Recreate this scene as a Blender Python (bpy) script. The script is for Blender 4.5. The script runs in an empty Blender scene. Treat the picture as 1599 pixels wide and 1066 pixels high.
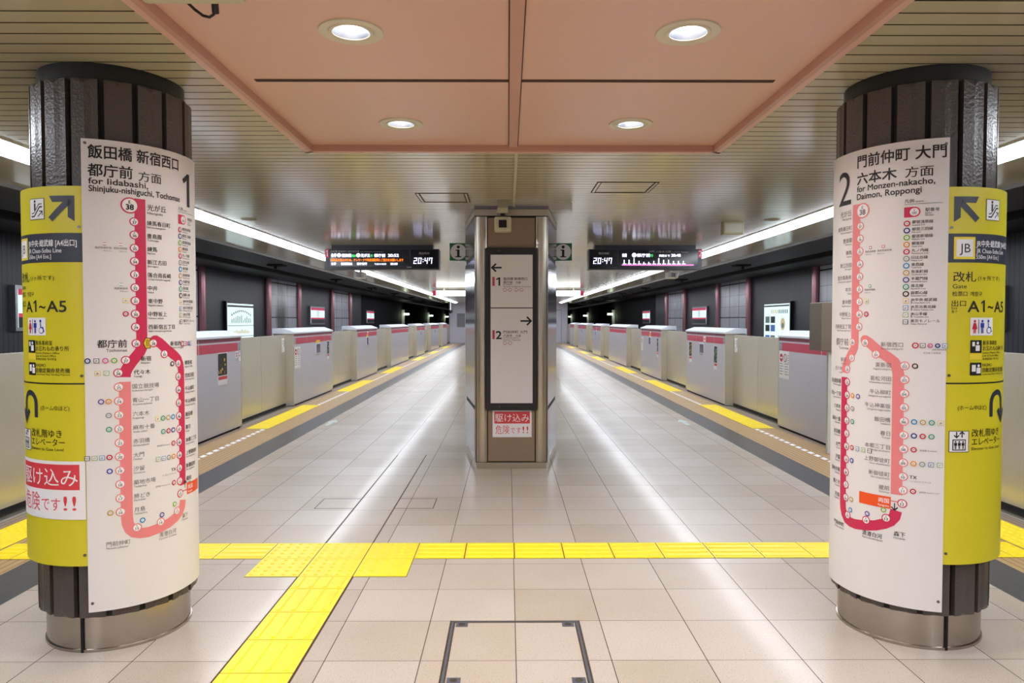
import bpy, bmesh, math, random
from mathutils import Vector
random.seed(7)
SC = bpy.context.scene
COL = SC.collection
PI = math.pi

# ------------------------------------------------------------------ camera, world, exposure
F_PX, W_PX = 1128.0, 1599.0
cd = bpy.data.cameras.new('camera')
cam = bpy.data.objects.new('camera', cd)
COL.objects.link(cam)
cd.sensor_width = 36.0
cd.sensor_fit = 'HORIZONTAL'
cd.lens = 36.0 * F_PX / W_PX
cd.clip_start = 0.05
cd.clip_end = 300
cam.location = (-0.034, 0.0, 1.42)
cam.rotation_euler = (math.radians(90 - 1.676), 0, math.radians(-0.33))
SC.camera = cam

world = bpy.data.worlds.new('world')
SC.world = world
world.use_nodes = True
bg = world.node_tree.nodes['Background']
bg.inputs[0].default_value = (0.9, 0.95, 1.0, 1)
bg.inputs[1].default_value = 0.02

SC.view_settings.view_transform = 'Standard'
SC.view_settings.look = 'None'
SC.view_settings.gamma = 1.0
SC.view_settings.use_curve_mapping = False
SC.view_settings.exposure = 0.0

STRIP_POWER = 17.0      # emission of the long fluorescent strips
DOWN_WATT = 11.0        # each recessed downlight


# ------------------------------------------------------------------ materials
def lin(c):
    return tuple((v / 255 / 12.92) if v / 255 <= .04045 else ((v / 255 + .055) / 1.055) ** 2.4 for v in c)


MATS = {}


def mat(name, rgb=(200, 200, 200), rough=.5, metal=0., spec=.5, emit=0., ergb=None, var=.03, vscale=6., bump=0.,
        bscale=60., coat=0., aniso=0., sample=None):
    if name in MATS:
        return MATS[name]
    m = bpy.data.materials.new(name)
    MATS[name] = m
    m.use_nodes = True
    nt = m.node_tree
    b = nt.nodes['Principled BSDF']
    c = lin(rgb)
    b.inputs['Base Color'].default_value = (*c, 1)
    b.inputs['Roughness'].default_value = rough
    b.inputs['Metallic'].default_value = metal
    b.inputs['Specular IOR Level'].default_value = spec
    b.inputs['Coat Weight'].default_value = coat
    b.inputs['Coat Roughness'].default_value = .08
    if emit:
        b.inputs['Emission Color'].default_value = (*lin(ergb or rgb), 1)
        b.inputs['Emission Strength'].default_value = emit
        if sample:
            m.cycles.emission_sampling = sample
    if var:
        tc = nt.nodes.new('ShaderNodeTexCoord')
        n = nt.nodes.new('ShaderNodeTexNoise')
        n.inputs['Scale'].default_value = vscale
        n.inputs['Detail'].default_value = 4
        nt.links.new(tc.outputs['Object'], n.inputs['Vector'])
        mx = nt.nodes.new('ShaderNodeMix')
        mx.data_type = 'RGBA'
        mx.inputs['A'].default_value = (*[v * (1 - var * 2) for v in c], 1)
        mx.inputs['B'].default_value = (*[min(1, v * (1 + var * 2)) for v in c], 1)
        nt.links.new(n.outputs['Fac'], mx.inputs['Factor'])
        nt.links.new(mx.outputs['Result'], b.inputs['Base Color'])
        if bump:
            n2 = nt.nodes.new('ShaderNodeTexVoronoi')
            n2.inputs['Scale'].default_value = bscale
            nt.links.new(tc.outputs['Object'], n2.inputs['Vector'])
            bp = nt.nodes.new('ShaderNodeBump')
            bp.inputs['Strength'].default_value = bump
            bp.inputs['Distance'].default_value = .004
            nt.links.new(n2.outputs['Distance'], bp.inputs['Height'])
            nt.links.new(bp.outputs['Normal'], b.inputs['Normal'])
    return m


def nd(nt, kind, **kw):
    n = nt.nodes.new(kind)
    for k, v in kw.items():
        setattr(n, k, v)
    return n


def math_node(nt, op, a, b=None, c=None):
    n = nd(nt, 'ShaderNodeMath', operation=op)
    for i, v in enumerate((a, b, c)):
        if v is None:
            continue
        if isinstance(v, (int, float)):
            n.inputs[i].default_value = v
        else:
            nt.links.new(v, n.inputs[i])
    return n.outputs[0]


def floor_material():
    m = bpy.data.materials.new('granite_tile_floor')
    m.use_nodes = True
    nt = m.node_tree
    b = nt.nodes['Principled BSDF']
    L = nt.links
    tc = nd(nt, 'ShaderNodeTexCoord')
    sp = nd(nt, 'ShaderNodeSeparateXYZ')
    L.new(tc.outputs['Object'], sp.inputs[0])
    tx = math_node(nt, 'DIVIDE', sp.outputs[0], .4)
    ty = math_node(nt, 'DIVIDE', math_node(nt, 'SUBTRACT', sp.outputs[1], .1775), .4)

    def edge(t):
        f = math_node(nt, 'FRACT', t)
        return math_node(nt, 'MINIMUM', f, math_node(nt, 'SUBTRACT', 1.0, f))
    ex, ey = edge(tx), edge(ty)
    jx = math_node(nt, 'LESS_THAN', ex, .0048)
    jy = math_node(nt, 'LESS_THAN', ey, .0040)
    joint = math_node(nt, 'MAXIMUM', jx, jy)
    cell = nd(nt, 'ShaderNodeCombineXYZ')
    L.new(math_node(nt, 'FLOOR', tx), cell.inputs[0])
    L.new(math_node(nt, 'FLOOR', ty), cell.inputs[1])
    wn = nd(nt, 'ShaderNodeTexWhiteNoise', noise_dimensions='3D')
    L.new(cell.outputs[0], wn.inputs['Vector'])
    cr = nd(nt, 'ShaderNodeValToRGB')
    cr.color_ramp.elements[0].color = (*lin((172, 157, 138)), 1)
    cr.color_ramp.elements[1].color = (*lin((202, 192, 184)), 1)
    e = cr.color_ramp.elements.new(.5)
    e.color = (*lin((190, 177, 163)), 1)
    nz = nd(nt, 'ShaderNodeTexNoise')
    nz.inputs['Scale'].default_value = 2.2
    nz.inputs['Detail'].default_value = 5
    L.new(tc.outputs['Object'], nz.inputs['Vector'])
    f = math_node(nt, 'ADD', math_node(nt, 'MULTIPLY', wn.outputs[0], .5), math_node(nt, 'MULTIPLY', nz.outputs[0], .55))
    L.new(f, cr.inputs[0])
    # granite specks
    vo = nd(nt, 'ShaderNodeTexNoise')
    vo.inputs['Scale'].default_value = 170
    vo.inputs['Detail'].default_value = 1.5
    L.new(tc.outputs['Object'], vo.inputs['Vector'])
    speck = nd(nt, 'ShaderNodeMapRange')
    speck.inputs['From Min'].default_value = .60
    speck.inputs['From Max'].default_value = .72
    L.new(vo.outputs[0], speck.inputs['Value'])
    speck = speck.outputs[0]
    nz3 = nd(nt, 'ShaderNodeTexNoise')
    nz3.inputs['Scale'].default_value = 190
    L.new(tc.outputs['Object'], nz3.inputs['Vector'])
    m1 = nd(nt, 'ShaderNodeMix', data_type='RGBA')
    L.new(math_node(nt, 'MULTIPLY', speck, .6), m1.inputs['Factor'])
    L.new(cr.outputs[0], m1.inputs['A'])
    m1.inputs['B'].default_value = (*lin((104, 82, 64)), 1)
    m2 = nd(nt, 'ShaderNodeMix', data_type='RGBA')
    m2.blend_type = 'MULTIPLY'
    m2.inputs['Factor'].default_value = .22
    L.new(m1.outputs['Result'], m2.inputs['A'])
    L.new(nz3.outputs[0], m2.inputs['B'])
    m3 = nd(nt, 'ShaderNodeMix', data_type='RGBA')
    L.new(joint, m3.inputs['Factor'])
    L.new(m2.outputs['Result'], m3.inputs['A'])
    m3.inputs['B'].default_value = (*lin((62, 56, 52)), 1)
    L.new(m3.outputs['Result'], b.inputs['Base Color'])
    nr = nd(nt, 'ShaderNodeTexNoise')
    nr.inputs['Scale'].default_value = 9
    nr.inputs['Detail'].default_value = 5
    L.new(tc.outputs['Object'], nr.inputs['Vector'])
    rg = math_node(nt, 'ADD', .28, math_node(nt, 'MULTIPLY', nr.outputs[0], .08))
    b.inputs['Coat Weight'].default_value = .12
    b.inputs['Coat Roughness'].default_value = .1
    L.new(math_node(nt, 'ADD', rg, math_node(nt, 'MULTIPLY', joint, .4)), b.inputs['Roughness'])
    b.inputs['Specular IOR Level'].default_value = .24
    bp = nd(nt, 'ShaderNodeBump')
    bp.inputs['Strength'].default_value = .12
    bp.inputs['Distance'].default_value = .01
    hs = math_node(nt, 'ADD', math_node(nt, 'MULTIPLY', nr.outputs[0], .3), math_node(nt, 'MULTIPLY', wn.outputs[0], .1))
    L.new(hs, bp.inputs['Height'])
    L.new(bp.outputs['Normal'], b.inputs['Normal'])
    return m


def stripe_material(name, base, line, axis, pitch, width, rough=.5, off=0., bump=.4, spec=.5, var=.06):
    """parallel joints every `pitch` along an object axis"""
    m = bpy.data.materials.new(name)
    m.use_nodes = True
    nt = m.node_tree
    b = nt.nodes['Principled BSDF']
    L = nt.links
    tc = nd(nt, 'ShaderNodeTexCoord')
    sp = nd(nt, 'ShaderNodeSeparateXYZ')
    L.new(tc.outputs['Object'], sp.inputs[0])
    t = math_node(nt, 'FRACT', math_node(nt, 'DIVIDE', math_node(nt, 'SUBTRACT', sp.outputs[axis], off), pitch))
    j = math_node(nt, 'LESS_THAN', t, width / pitch)
    nz = nd(nt, 'ShaderNodeTexNoise')
    nz.inputs['Scale'].default_value = 3
    nz.inputs['Detail'].default_value = 5
    L.new(tc.outputs['Object'], nz.inputs['Vector'])
    ca = nd(nt, 'ShaderNodeMix', data_type='RGBA')
    c = lin(base)
    ca.inputs['A'].default_value = (*[v * (1 - var * 2) for v in c], 1)
    ca.inputs['B'].default_value = (*[v * (1 + var * 2) for v in c], 1)
    L.new(nz.outputs[0], ca.inputs['Factor'])
    mx = nd(nt, 'ShaderNodeMix', data_type='RGBA')
    L.new(j, mx.inputs['Factor'])
    L.new(ca.outputs['Result'], mx.inputs['A'])
    mx.inputs['B'].default_value = (*lin(line), 1)
    L.new(mx.outputs['Result'], b.inputs['Base Color'])
    b.inputs['Roughness'].default_value = rough
    b.inputs['Specular IOR Level'].default_value = spec
    if bump:
        bp = nd(nt, 'ShaderNodeBump')
        bp.inputs['Strength'].default_value = bump
        bp.inputs['Distance'].default_value = .006
        bp.invert = True
        L.new(j, bp.inputs['Height'])
        L.new(bp.outputs['Normal'], b.inputs['Normal'])
    MATS[name] = m
    return m


def tile_wall_material():
    m = bpy.data.materials.new('white_wall_tile')
    m.use_nodes = True
    nt = m.node_tree
    b = nt.nodes['Principled BSDF']
    L = nt.links
    tc = nd(nt, 'ShaderNodeTexCoord')
    sp = nd(nt, 'ShaderNodeSeparateXYZ')
    L.new(tc.outputs['Object'], sp.inputs[0])

    def line(out, pitch, w, off=0.):
        t = math_node(nt, 'FRACT', math_node(nt, 'DIVIDE', math_node(nt, 'ADD', out, off), pitch))
        return math_node(nt, 'LESS_THAN', t, w / pitch)
    big = math_node(nt, 'MAXIMUM', line(sp.outputs[1], .92, .035, 40), line(sp.outputs[2], 1.02, .03, 1.57))
    mid = math_node(nt, 'MAXIMUM', line(sp.outputs[1], .46, .012, 40), line(sp.outputs[2], .34, .014, 1.57))
    mid = math_node(nt, 'MULTIPLY', mid, .45)
    fac = math_node(nt, 'MAXIMUM', big, mid)
    nz = nd(nt, 'ShaderNodeTexNoise')
    nz.inputs['Scale'].default_value = 1.2
    L.new(tc.outputs['Object'], nz.inputs['Vector'])
    ca = nd(nt, 'ShaderNodeMix', data_type='RGBA')
    ca.inputs['A'].default_value = (*lin((226, 230, 246)), 1)
    ca.inputs['B'].default_value = (*lin((244, 246, 255)), 1)
    L.new(nz.outputs[0], ca.inputs['Factor'])
    mx = nd(nt, 'ShaderNodeMix', data_type='RGBA')
    L.new(fac, mx.inputs['Factor'])
    L.new(ca.outputs['Result'], mx.inputs['A'])
    mx.inputs['B'].default_value = (*lin((26, 30, 48)), 1)
    # a soot stain of its own on one bay
    dy = math_node(nt, 'DIVIDE', math_node(nt, 'SUBTRACT', sp.outputs[1], 21.95), .62)
    dz = math_node(nt, 'DIVIDE', math_node(nt, 'SUBTRACT', sp.outputs[2], 1.55), 1.0)
    d2 = math_node(nt, 'ADD', math_node(nt, 'MULTIPLY', dy, dy), math_node(nt, 'MULTIPLY', dz, dz))
    nz2 = nd(nt, 'ShaderNodeTexNoise')
    nz2.inputs['Scale'].default_value = 3.5
    L.new(tc.outputs['Object'], nz2.inputs['Vector'])
    st = math_node(nt, 'SUBTRACT', 1.15, math_node(nt, 'ADD', d2, math_node(nt, 'MULTIPLY', nz2.outputs[0], .35)))
    st = math_node(nt, 'MINIMUM', math_node(nt, 'MAXIMUM', st, 0.0), .85)
    st = math_node(nt, 'MULTIPLY', st, math_node(nt, 'LESS_THAN', sp.outputs[0], 0.0))
    sm = nd(nt, 'ShaderNodeMix', data_type='RGBA')
    L.new(st, sm.inputs['Factor'])
    L.new(mx.outputs['Result'], sm.inputs['A'])
    sm.inputs['B'].default_value = (*lin((48, 46, 50)), 1)
    L.new(sm.outputs['Result'], b.inputs['Base Color'])
    b.inputs['Roughness'].default_value = .25
    MATS['white_wall_tile'] = m
    return m


floor_material_ = floor_material()
MATS['floor'] = floor_material_
stripe_material('tan_edge_tile', (178, 146, 98), (104, 80, 50), 0, .05, .008, rough=.4, off=.01)
stripe_material('dark_ribbed_wall', (74, 76, 86), (50, 51, 58), 1, .1, .02, rough=.4, bump=.3)
stripe_material('door_sill_metal', (150, 146, 140), (60, 58, 56), 0, .04, .012, rough=.35)
stripe_material('brown_edge_tile', (140, 122, 104), (70, 58, 46), 0, .05, .008, rough=.4, off=.01)
tile_wall_material()
mat('ceiling_slat', (192, 182, 154), rough=.15, spec=.6, var=.02, vscale=1.5)
mat('slat_joint', (40, 34, 26), rough=.8)
mat('pink_panel', (222, 180, 164), rough=.35, spec=.5, var=.02, vscale=1.)
mat('pink_trim', (200, 152, 136), rough=.4)
mat('slot_dark', (62, 34, 26), rough=.7)
mat('black_granite', (66, 68, 72), rough=.28, var=.12, vscale=40)
mat('white_paint', (236, 236, 238), rough=.5, var=.02)
mat('yellow_tactile', (252, 220, 12), rough=.42, var=.05, vscale=9)
mat('gate_white', (200, 200, 212), rough=.2, spec=.6, var=.015, vscale=2)
mat('gate_cap', (224, 230, 242), rough=.3, var=.01)
mat('gate_side', (186, 180, 166), rough=.3, metal=.3, var=.04)
mat('door_steel', (208, 203, 190), rough=.22, metal=.45, var=.03, vscale=2)
mat('crimson', (196, 62, 88), rough=.4, var=.01)
mat('mauve', (150, 62, 92), rough=.4, var=.01)
mat('black_gap', (10, 10, 11), rough=.8, var=0)
mat('dark_core', (20, 19, 19), rough=.6)
mat('column_panel', (80, 72, 68), rough=.34, spec=.5, var=.05, vscale=8, bump=.3, bscale=85)
mat('collar_dark', (26, 28, 28), rough=.35, var=.05)
mat('steel', (176, 168, 158), rough=.26, metal=1., var=.05, vscale=5)
mat('steel_satin', (196, 186, 168), rough=.3, metal=1., var=.03, vscale=3)
mat('steel_mirror', (140, 138, 150), rough=.15, metal=1., var=.03, vscale=1)
mat('brown_panel', (146, 122, 100), rough=.45, var=.02)
mat('sign_white', (228, 224, 224), rough=.38, var=.008)
mat('sign_yellow', (216, 203, 40), rough=.36, var=.008)
mat('sign_edge', (180, 178, 176), rough=.4)
mat('ink', (26, 24, 26), rough=.5, var=0)
mat('ink_grey', (122, 116, 116), rough=.5, var=0)
mat('slate', (52, 56, 70), rough=.4, var=0)
mat('paper', (240, 238, 240), rough=.45, var=0)
mat('route_crimson', (204, 40, 82), rough=.42, var=0)
mat('route_pale', (232, 132, 136), rough=.42, var=0)
mat('orange', (238, 84, 24), rough=.42, var=0)
mat('notice_red', (222, 66, 76), rough=.42, var=0)
mat('screw', (120, 116, 112), rough=.35, metal=1., var=0)
for n, c in dict(d_red=(196, 40, 60), d_navy=(44, 62, 140), d_green=(130, 180, 50), d_orange=(232, 148, 40),
                 d_grey=(150, 156, 150), d_blue=(40, 140, 200), d_gold=(196, 164, 96), d_purple=(96, 82, 160),
                 d_teal=(70, 160, 130), d_brown=(70, 36, 28), d_yellow=(240, 214, 60), d_pink=(220, 100, 160)).items():
    mat(n, c, rough=.45, var=0)
mat('icon_blue', (40, 60, 170), rough=.45, var=0)
mat('icon_red', (200, 36, 60), rough=.45, var=0)
mat('info_green', (40, 112, 72), rough=.35, var=.01)
mat('housing_dark', (50, 52, 64), rough=.35, var=.02)
mat('housing_slate', (84, 96, 122), rough=.35, var=.02)
mat('screen_black', (13, 14, 30), rough=.15, var=0)
mat('led_white', (225, 228, 255), emit=2.0, var=0, sample='NONE')
mat('led_orange', (255, 130, 20), emit=1.6, var=0, sample='NONE')
mat('led_green', (60, 220, 110), emit=1.6, var=0, sample='NONE')
mat('led_pink', (240, 110, 200), emit=1.8, var=0, sample='NONE')
mat('led_dim', (190, 190, 190), rough=.5, var=0)
mat('led_red_tab', (216, 50, 96), rough=.4, var=0)
mat('strip_glow', (240, 246, 255), emit=STRIP_POWER, var=0)
mat('lit_sign', (246, 250, 244), emit=3.5, var=0)
mat('lamp_glow', (240, 246, 255), emit=14., var=0, sample='NONE')
mat('lamp_ring', (214, 206, 186), rough=.4)
mat('lamp_cone', (226, 230, 242), rough=.36, metal=.7, var=0)
mat('housing_white', (214, 214, 206), rough=.4)
mat('camera_white', (240, 240, 236), rough=.4)
mat('beige_box', (196, 190, 160), rough=.45)
mat('beige_vent', (150, 144, 120), rough=.6)
mat('lightbox_glow', (214, 238, 238), emit=1.05, var=.03, vscale=2, sample='NONE')
mat('poster_glow', (222, 240, 238), emit=1.05, var=0, sample='NONE')
mat('poster_grey', (120, 140, 140), emit=.35, var=0, sample='NONE')
mat('poster_blue', (80, 120, 190), emit=.5, var=0, sample='NONE')
mat('poster_tan', (214, 196, 150), emit=.6, var=0, sample='NONE')
mat('poster_red', (214, 60, 96), emit=.6, var=0, sample='NONE')
mat('tunnel_lamp', (236, 255, 226), emit=4., var=0, sample='NONE')
mat('tunnel_dark', (24, 24, 25), rough=.8, var=.1)
mat('duct_dark', (84, 82, 80), rough=.55, var=.08, vscale=2)
mat('pink_post', (184, 128, 138), rough=.22, metal=.4, var=.05)
mat('end_wall', (206, 204, 220), rough=.4, var=.02)
mat('end_grille', (128, 130, 138), rough=.5)
mat('board_brown', (132, 120, 104), rough=.4, metal=.3, var=.03)
mat('cover_frame', (104, 106, 116), rough=.4, metal=.5, var=.05)
mat('dark_frame', (28, 28, 32), rough=.35, var=0)
mat('alu_frame', (170, 172, 180), rough=.35, metal=.8, var=0)
mat('glass_dark', (74, 72, 106), rough=.12, var=0)
mat('tag_yellow', (232, 196, 40), rough=.4, var=0)
mat('cable', (16, 14, 14), rough=.5, var=0)
mat('soot', (58, 56, 60), rough=.6, var=.15)


# ------------------------------------------------------------------ mesh builder
class MB:
    def __init__(s):
        s.v, s.f, s.m, s.mats = [], [], [], []

    def mi(s, m):
        if m not in s.mats:
            s.mats.append(m)
        return s.mats.index(m)

    def add(s, verts, faces, m):
        n = len(s.v)
        s.v += [tuple(p) for p in verts]
        i = s.mi(m)
        for f in faces:
            s.f.append([n + k for k in f])
            s.m.append(i)
        return s

    def box(s, x0, x1, y0, y1, z0, z1, m):
        x0, x1 = min(x0, x1), max(x0, x1)
        y0, y1 = min(y0, y1), max(y0, y1)
        v = [(x, y, z) for z in (z0, z1) for y in (y0, y1) for x in (x0, x1)]
        return s.add(v, [(0, 2, 3, 1), (4, 5, 7, 6), (0, 1, 5, 4), (2, 6, 7, 3), (0, 4, 6, 2), (1, 3, 7, 5)], m)

    def prism(s, pts, z0, z1, m, cap=True):
        """pts: CCW outline in xy"""
        n = len(pts)
        v = [(x, y, z0) for x, y in pts] + [(x, y, z1) for x, y in pts]
        f = [(i, (i + 1) % n, n + (i + 1) % n, n + i) for i in range(n)]
        if cap:
            f += [tuple(range(n - 1, -1, -1)), tuple(range(n, 2 * n))]
        return s.add(v, f, m)

    def extrude_y(s, prof, y0, y1, m):
        """prof: outline in (x, z)"""
        n = len(prof)
        v = [(x, y0, z) for x, z in prof] + [(x, y1, z) for x, z in prof]
        f = [(i, (i + 1) % n, n + (i + 1) % n, n + i) for i in range(n)]
        return s.add(v, f + [tuple(range(n - 1, -1, -1)), tuple(range(n, 2 * n))], m)

    def lathe(s, cx, cy, prof, m, n=32, closed=False):
        """prof: list of (r, z)"""
        v, f = [], []
        for r, z in prof:
            for k in range(n):
                a = 2 * PI * k / n
                v.append((cx + r * math.cos(a), cy + r * math.sin(a), z))
        for i in range(len(prof) - 1):
            for k in range(n):
                k2 = (k + 1) % n
                f.append((i * n + k, i * n + k2, (i + 1) * n + k2, (i + 1) * n + k))
        if closed:
            f.append(tuple(range(n - 1, -1, -1)))
            f.append(tuple((len(prof) - 1) * n + k for k in range(n)))
        return s.add(v, f, m)

    def tube(s, path, r, m, n=8):
        v, f = [], []
        P = [Vector(p) for p in path]
        for i, p in enumerate(P):
            d = (P[min(i + 1, len(P) - 1)] - P[max(i - 1, 0)]).normalized()
            a = d.orthogonal().normalized() if i == 0 else (a - d * a.dot(d)).normalized()
            b = d.cross(a)
            for k in range(n):
                t = 2 * PI * k / n
                v.append(tuple(p + a * (r * math.cos(t)) + b * (r * math.sin(t))))
        for i in range(len(P) - 1):
            for k in range(n):
                k2 = (k + 1) % n
                f.append((i * n + k, i * n + k2, (i + 1) * n + k2, (i + 1) * n + k))
        f += [tuple(range(n - 1, -1, -1)), tuple((len(P) - 1) * n + k for k in range(n))]
        return s.add(v, f, m)

    def build(s, name, parent=None, origin=None, bevel=0., smooth=False):
        root = parent
        while root is not None and root.parent is not None:
            root = root.parent
        o0 = Vector(root.location) if root is not None else Vector(origin or (0, 0, 0))
        me = bpy.data.meshes.new(name)
        me.from_pydata([tuple(Vector(p) - o0) for p in s.v], [], s.f)
        for m in s.mats:
            me.materials.append(MATS[m])
        me.polygons.foreach_set('material_index', s.m)
        if smooth:
            me.polygons.foreach_set('use_smooth', [True] * len(me.polygons))
        me.update()
        ob = bpy.data.objects.new(name, me)
        COL.objects.link(ob)
        if parent is not None:
            ob.parent = parent
        else:
            ob.location = o0
        if smooth:
            md = ob.modifiers.new('edge', 'EDGE_SPLIT')
            md.split_angle = math.radians(40)
        if bevel:
            md = ob.modifiers.new('bevel', 'BEVEL')
            md.width = bevel
            md.segments = 2
            md.limit_method = 'ANGLE'
            md.angle_limit = math.radians(50)
        return ob


def tag(o, label, cat, group=None):
    o['label'], o['category'] = label, cat
    if group:
        o['group'] = group
    return o


def thing(name, loc, label, cat, group=None):
    o = bpy.data.objects.new(name, None)
    o.empty_display_size = .1
    o.location = loc
    COL.objects.link(o)
    return tag(o, label, cat, group)


def struct(o):
    o['kind'] = 'structure'
    return o


# ------------------------------------------------------------------ printed graphics (text, icons, route lines)
_cache = {}
_cu = bpy.data.curves.new('type', 'FONT')
_co = bpy.data.objects.new('type', _cu)
COL.objects.link(_co)
_cu.fill_mode = 'FRONT'
_cu.resolution_u = 4


def glyphs(txt, bold):
    k = (txt, bold)
    if k not in _cache:
        _cu.body, _cu.size, _cu.offset = txt, 1., bold
        dg = bpy.context.evaluated_depsgraph_get()
        dg.update()
        me = bpy.data.meshes.new_from_object(_co.evaluated_get(dg))
        _cache[k] = ([(v.co.x, v.co.y) for v in me.vertices], [tuple(p.vertices) for p in me.polygons])
        bpy.data.meshes.remove(me)
    return _cache[k]


class Print:
    def __init__(s):
        s.items = []

    def poly(s, pts, m, layer=0):
        a = sum(pts[i][0] * pts[(i + 1) % len(pts)][1] - pts[(i + 1) % len(pts)][0] * pts[i][1] for i in range(len(pts)))
        if a < 0:
            pts = pts[::-1]
        s.items.append((list(pts), [tuple(range(len(pts)))], m, layer))
        return s

    def rect(s, u0, u1, v0, v1, m, layer=0):
        return s.poly([(u0, v0), (u1, v0), (u1, v1), (u0, v1)], m, layer)

    def disc(s, u, v, r, m, layer=0, n=20):
        return s.poly([(u + r * math.cos(2 * PI * k / n), v + r * math.sin(2 * PI * k / n)) for k in range(n)], m, layer)

    def ring(s, u, v, r, w, m, fill='paper', layer=2):
        s.disc(u, v, r, m, layer)
        return s.disc(u, v, r - w, fill, layer + 1)

    def frame(s, u0, u1, v0, v1, w, m, fill='paper', layer=2):
        s.rect(u0, u1, v0, v1, m, layer)
        return s.rect(u0 + w, u1 - w, v0 + w, v1 - w, fill, layer + 1)

    def stroke(s, path, w, m, layer=0, cap=0.):
        """a band of constant width along a path"""
        P = [Vector(p) for p in path]
        Lf, Rt = [], []
        for i, p in enumerate(P):
            d0 = (P[i] - P[i - 1]).normalized() if i > 0 else (P[1] - P[0]).normalized()
            d1 = (P[i + 1] - P[i]).normalized() if i < len(P) - 1 else d0
            d = (d0 + d1).normalized()
            n = Vector((-d.y, d.x))
            k = w / 2 / max(.4, n.dot(Vector((-d0.y, d0.x))))
            q = p + (d * cap if i == len(P) - 1 else (-d * cap if i == 0 else Vector((0, 0))))
            Lf.append(tuple(q + n * k))
            Rt.append(tuple(q - n * k))
        for i in range(len(P) - 1):
            s.poly([Rt[i], Rt[i + 1], Lf[i + 1], Lf[i]], m, layer)
        return s

    def text(s, txt, u, v, h, m='ink', align='l', w=None, bold=0., layer=1, sx=1.):
        V, Fc = glyphs(txt, 0.)
        if not V:
            return s
        if bold > .005:
            d = bold * h * .9
            st = ((-d, -d), (d, -d), (d, d), (-d, d)) if bold >= .012 and h > .03 else ((-d, 0), (d, 0))
            for k, (dx, dy) in enumerate(st):
                s.text(txt, u + dx, v + dy, h, m, align, w, 0., layer + k * .05, sx)
            return s
        if not V:
            return s
        x0, x1 = min(p[0] for p in V), max(p[0] for p in V)
        kx = (w / (x1 - x0)) if w else h * sx
        o = {'l': -x0, 'c': -(x0 + x1) / 2, 'r': -x1}[align]
        s.items.append(([(u + (p[0] + o) * kx, v + p[1] * h) for p in V], Fc, m, layer))
        return s

    def one(s, u, v, h, w, m='ink', layer=1):
        """numeral 1 with a flag; u is its left edge, h its height"""
        t = w * .42
        return s.poly([(u + w - t, v), (u + w, v), (u + w, v + h), (u + w - t * .85, v + h), (u, v + h * .80), (u + t * .35, v + h * .68), (u + w - t, v + h * .80)], m, layer)

    def digits(s, txt, u, v, h, m, layer=1):
        w, t, k = h * .52, h * .13, h * .06
        seg = {'a': (0, w, h - t, h), 'g': (0, w, h / 2 - t / 2, h / 2 + t / 2), 'd': (0, w, 0, t), 'f': (0, t, h / 2, h), 'b': (w - t, w, h / 2, h),
               'e': (0, t, 0, h / 2), 'c': (w - t, w, 0, h / 2)}
        on = {'0': 'abcdef', '2': 'abged', '4': 'fgbc', '7': 'fabc'}
        for ch in txt:
            if ch == ':':
                for y in (.28, .66):
                    s.rect(u + k, u + k + t, v + h * y, v + h * y + t, m, layer)
                u += t + 3 * k
                continue
            for g in on[ch]:
                x0, x1, y0, y1 = seg[g]
                q = .08 * (y0 / h)
                s.poly([(u + x0 + y0 * .1, v + y0 + .001), (u + x1 + y0 * .1, v + y0 + .001), (u + x1 + y1 * .1, v + y1 - .001), (u + x0 + y1 * .1, v + y1 - .001)], m, layer)
            u += w + h * .2
        return s

    def build(s, name, parent, mapf, bis=None, base=.0008, step=.0004):
        """graphics that stand apart become meshes of their own"""
        n = len(s.items)
        bb = [(min(p[0] for p in it[0]), max(p[0] for p in it[0]), min(p[1] for p in it[0]), max(p[1] for p in it[0])) for it in s.items]
        par = list(range(n))

        def find(i):
            while par[i] != i:
                par[i] = par[par[i]]
                i = par[i]
            return i
        for i in range(n):
            for j in range(i):
                a, c = bb[i], bb[j]
                gx = max(0, a[0] - c[1], c[0] - a[1])
                gy = max(0, a[2] - c[3], c[2] - a[3])
                if gx * gx + gy * gy <= .0195 ** 2:
                    par[find(i)] = find(j)
        gr = {}
        for i in range(n):
            gr.setdefault(find(i), []).append(s.items[i])
        ob = None
        for its in gr.values():
            ob = s._build(its, name, parent, mapf, bis, base, step)
        return ob

    def _build(s, items, name, parent, mapf, bis, base, step):
        root = parent
        while root.parent is not None:
            root = root.parent
        o0 = Vector(root.location)
        bm = bmesh.new()
        lay = bm.verts.layers.float.new('lay')
        mats = []
        for pts, faces, m, layer in items:
            if m not in mats:
                mats.append(m)
            mi = mats.index(m)
            vs = []
            for (u, v) in pts:
                b = bm.verts.new((u, v, 0))
                b[lay] = layer
                vs.append(b)
            for f in faces:
                try:
                    fc = bm.faces.new([vs[k] for k in f])
                    fc.material_index = mi
                except ValueError:
                    pass
        if bis:
            us = [v.co.x for v in bm.verts]
            k0, k1 = math.ceil(min(us) / bis), math.floor(max(us) / bis)
            for k in range(k0, k1 + 1):
                c = k * bis + .00013
                fs = [f for f in bm.faces if min(v.co.x for v in f.verts) < c < max(v.co.x for v in f.verts)]
                es = list({e for f in fs for e in f.edges})
                vv = list({v for f in fs for v in f.verts})
                if fs:
                    bmesh.ops.bisect_plane(bm, geom=vv + es + fs, plane_co=(c, 0, 0), plane_no=(1, 0, 0))
        for v in bm.verts:
            v.co = Vector(mapf(v.co.x, v.co.y, base + step * v[lay])) - o0
        me = bpy.data.meshes.new(name)
        bm.to_mesh(me)
        bm.free()
        for m in mats:
            me.materials.append(MATS[m])
        ob = bpy.data.objects.new(name, me)
        COL.objects.link(ob)
        ob.parent = parent
        return ob


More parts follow.
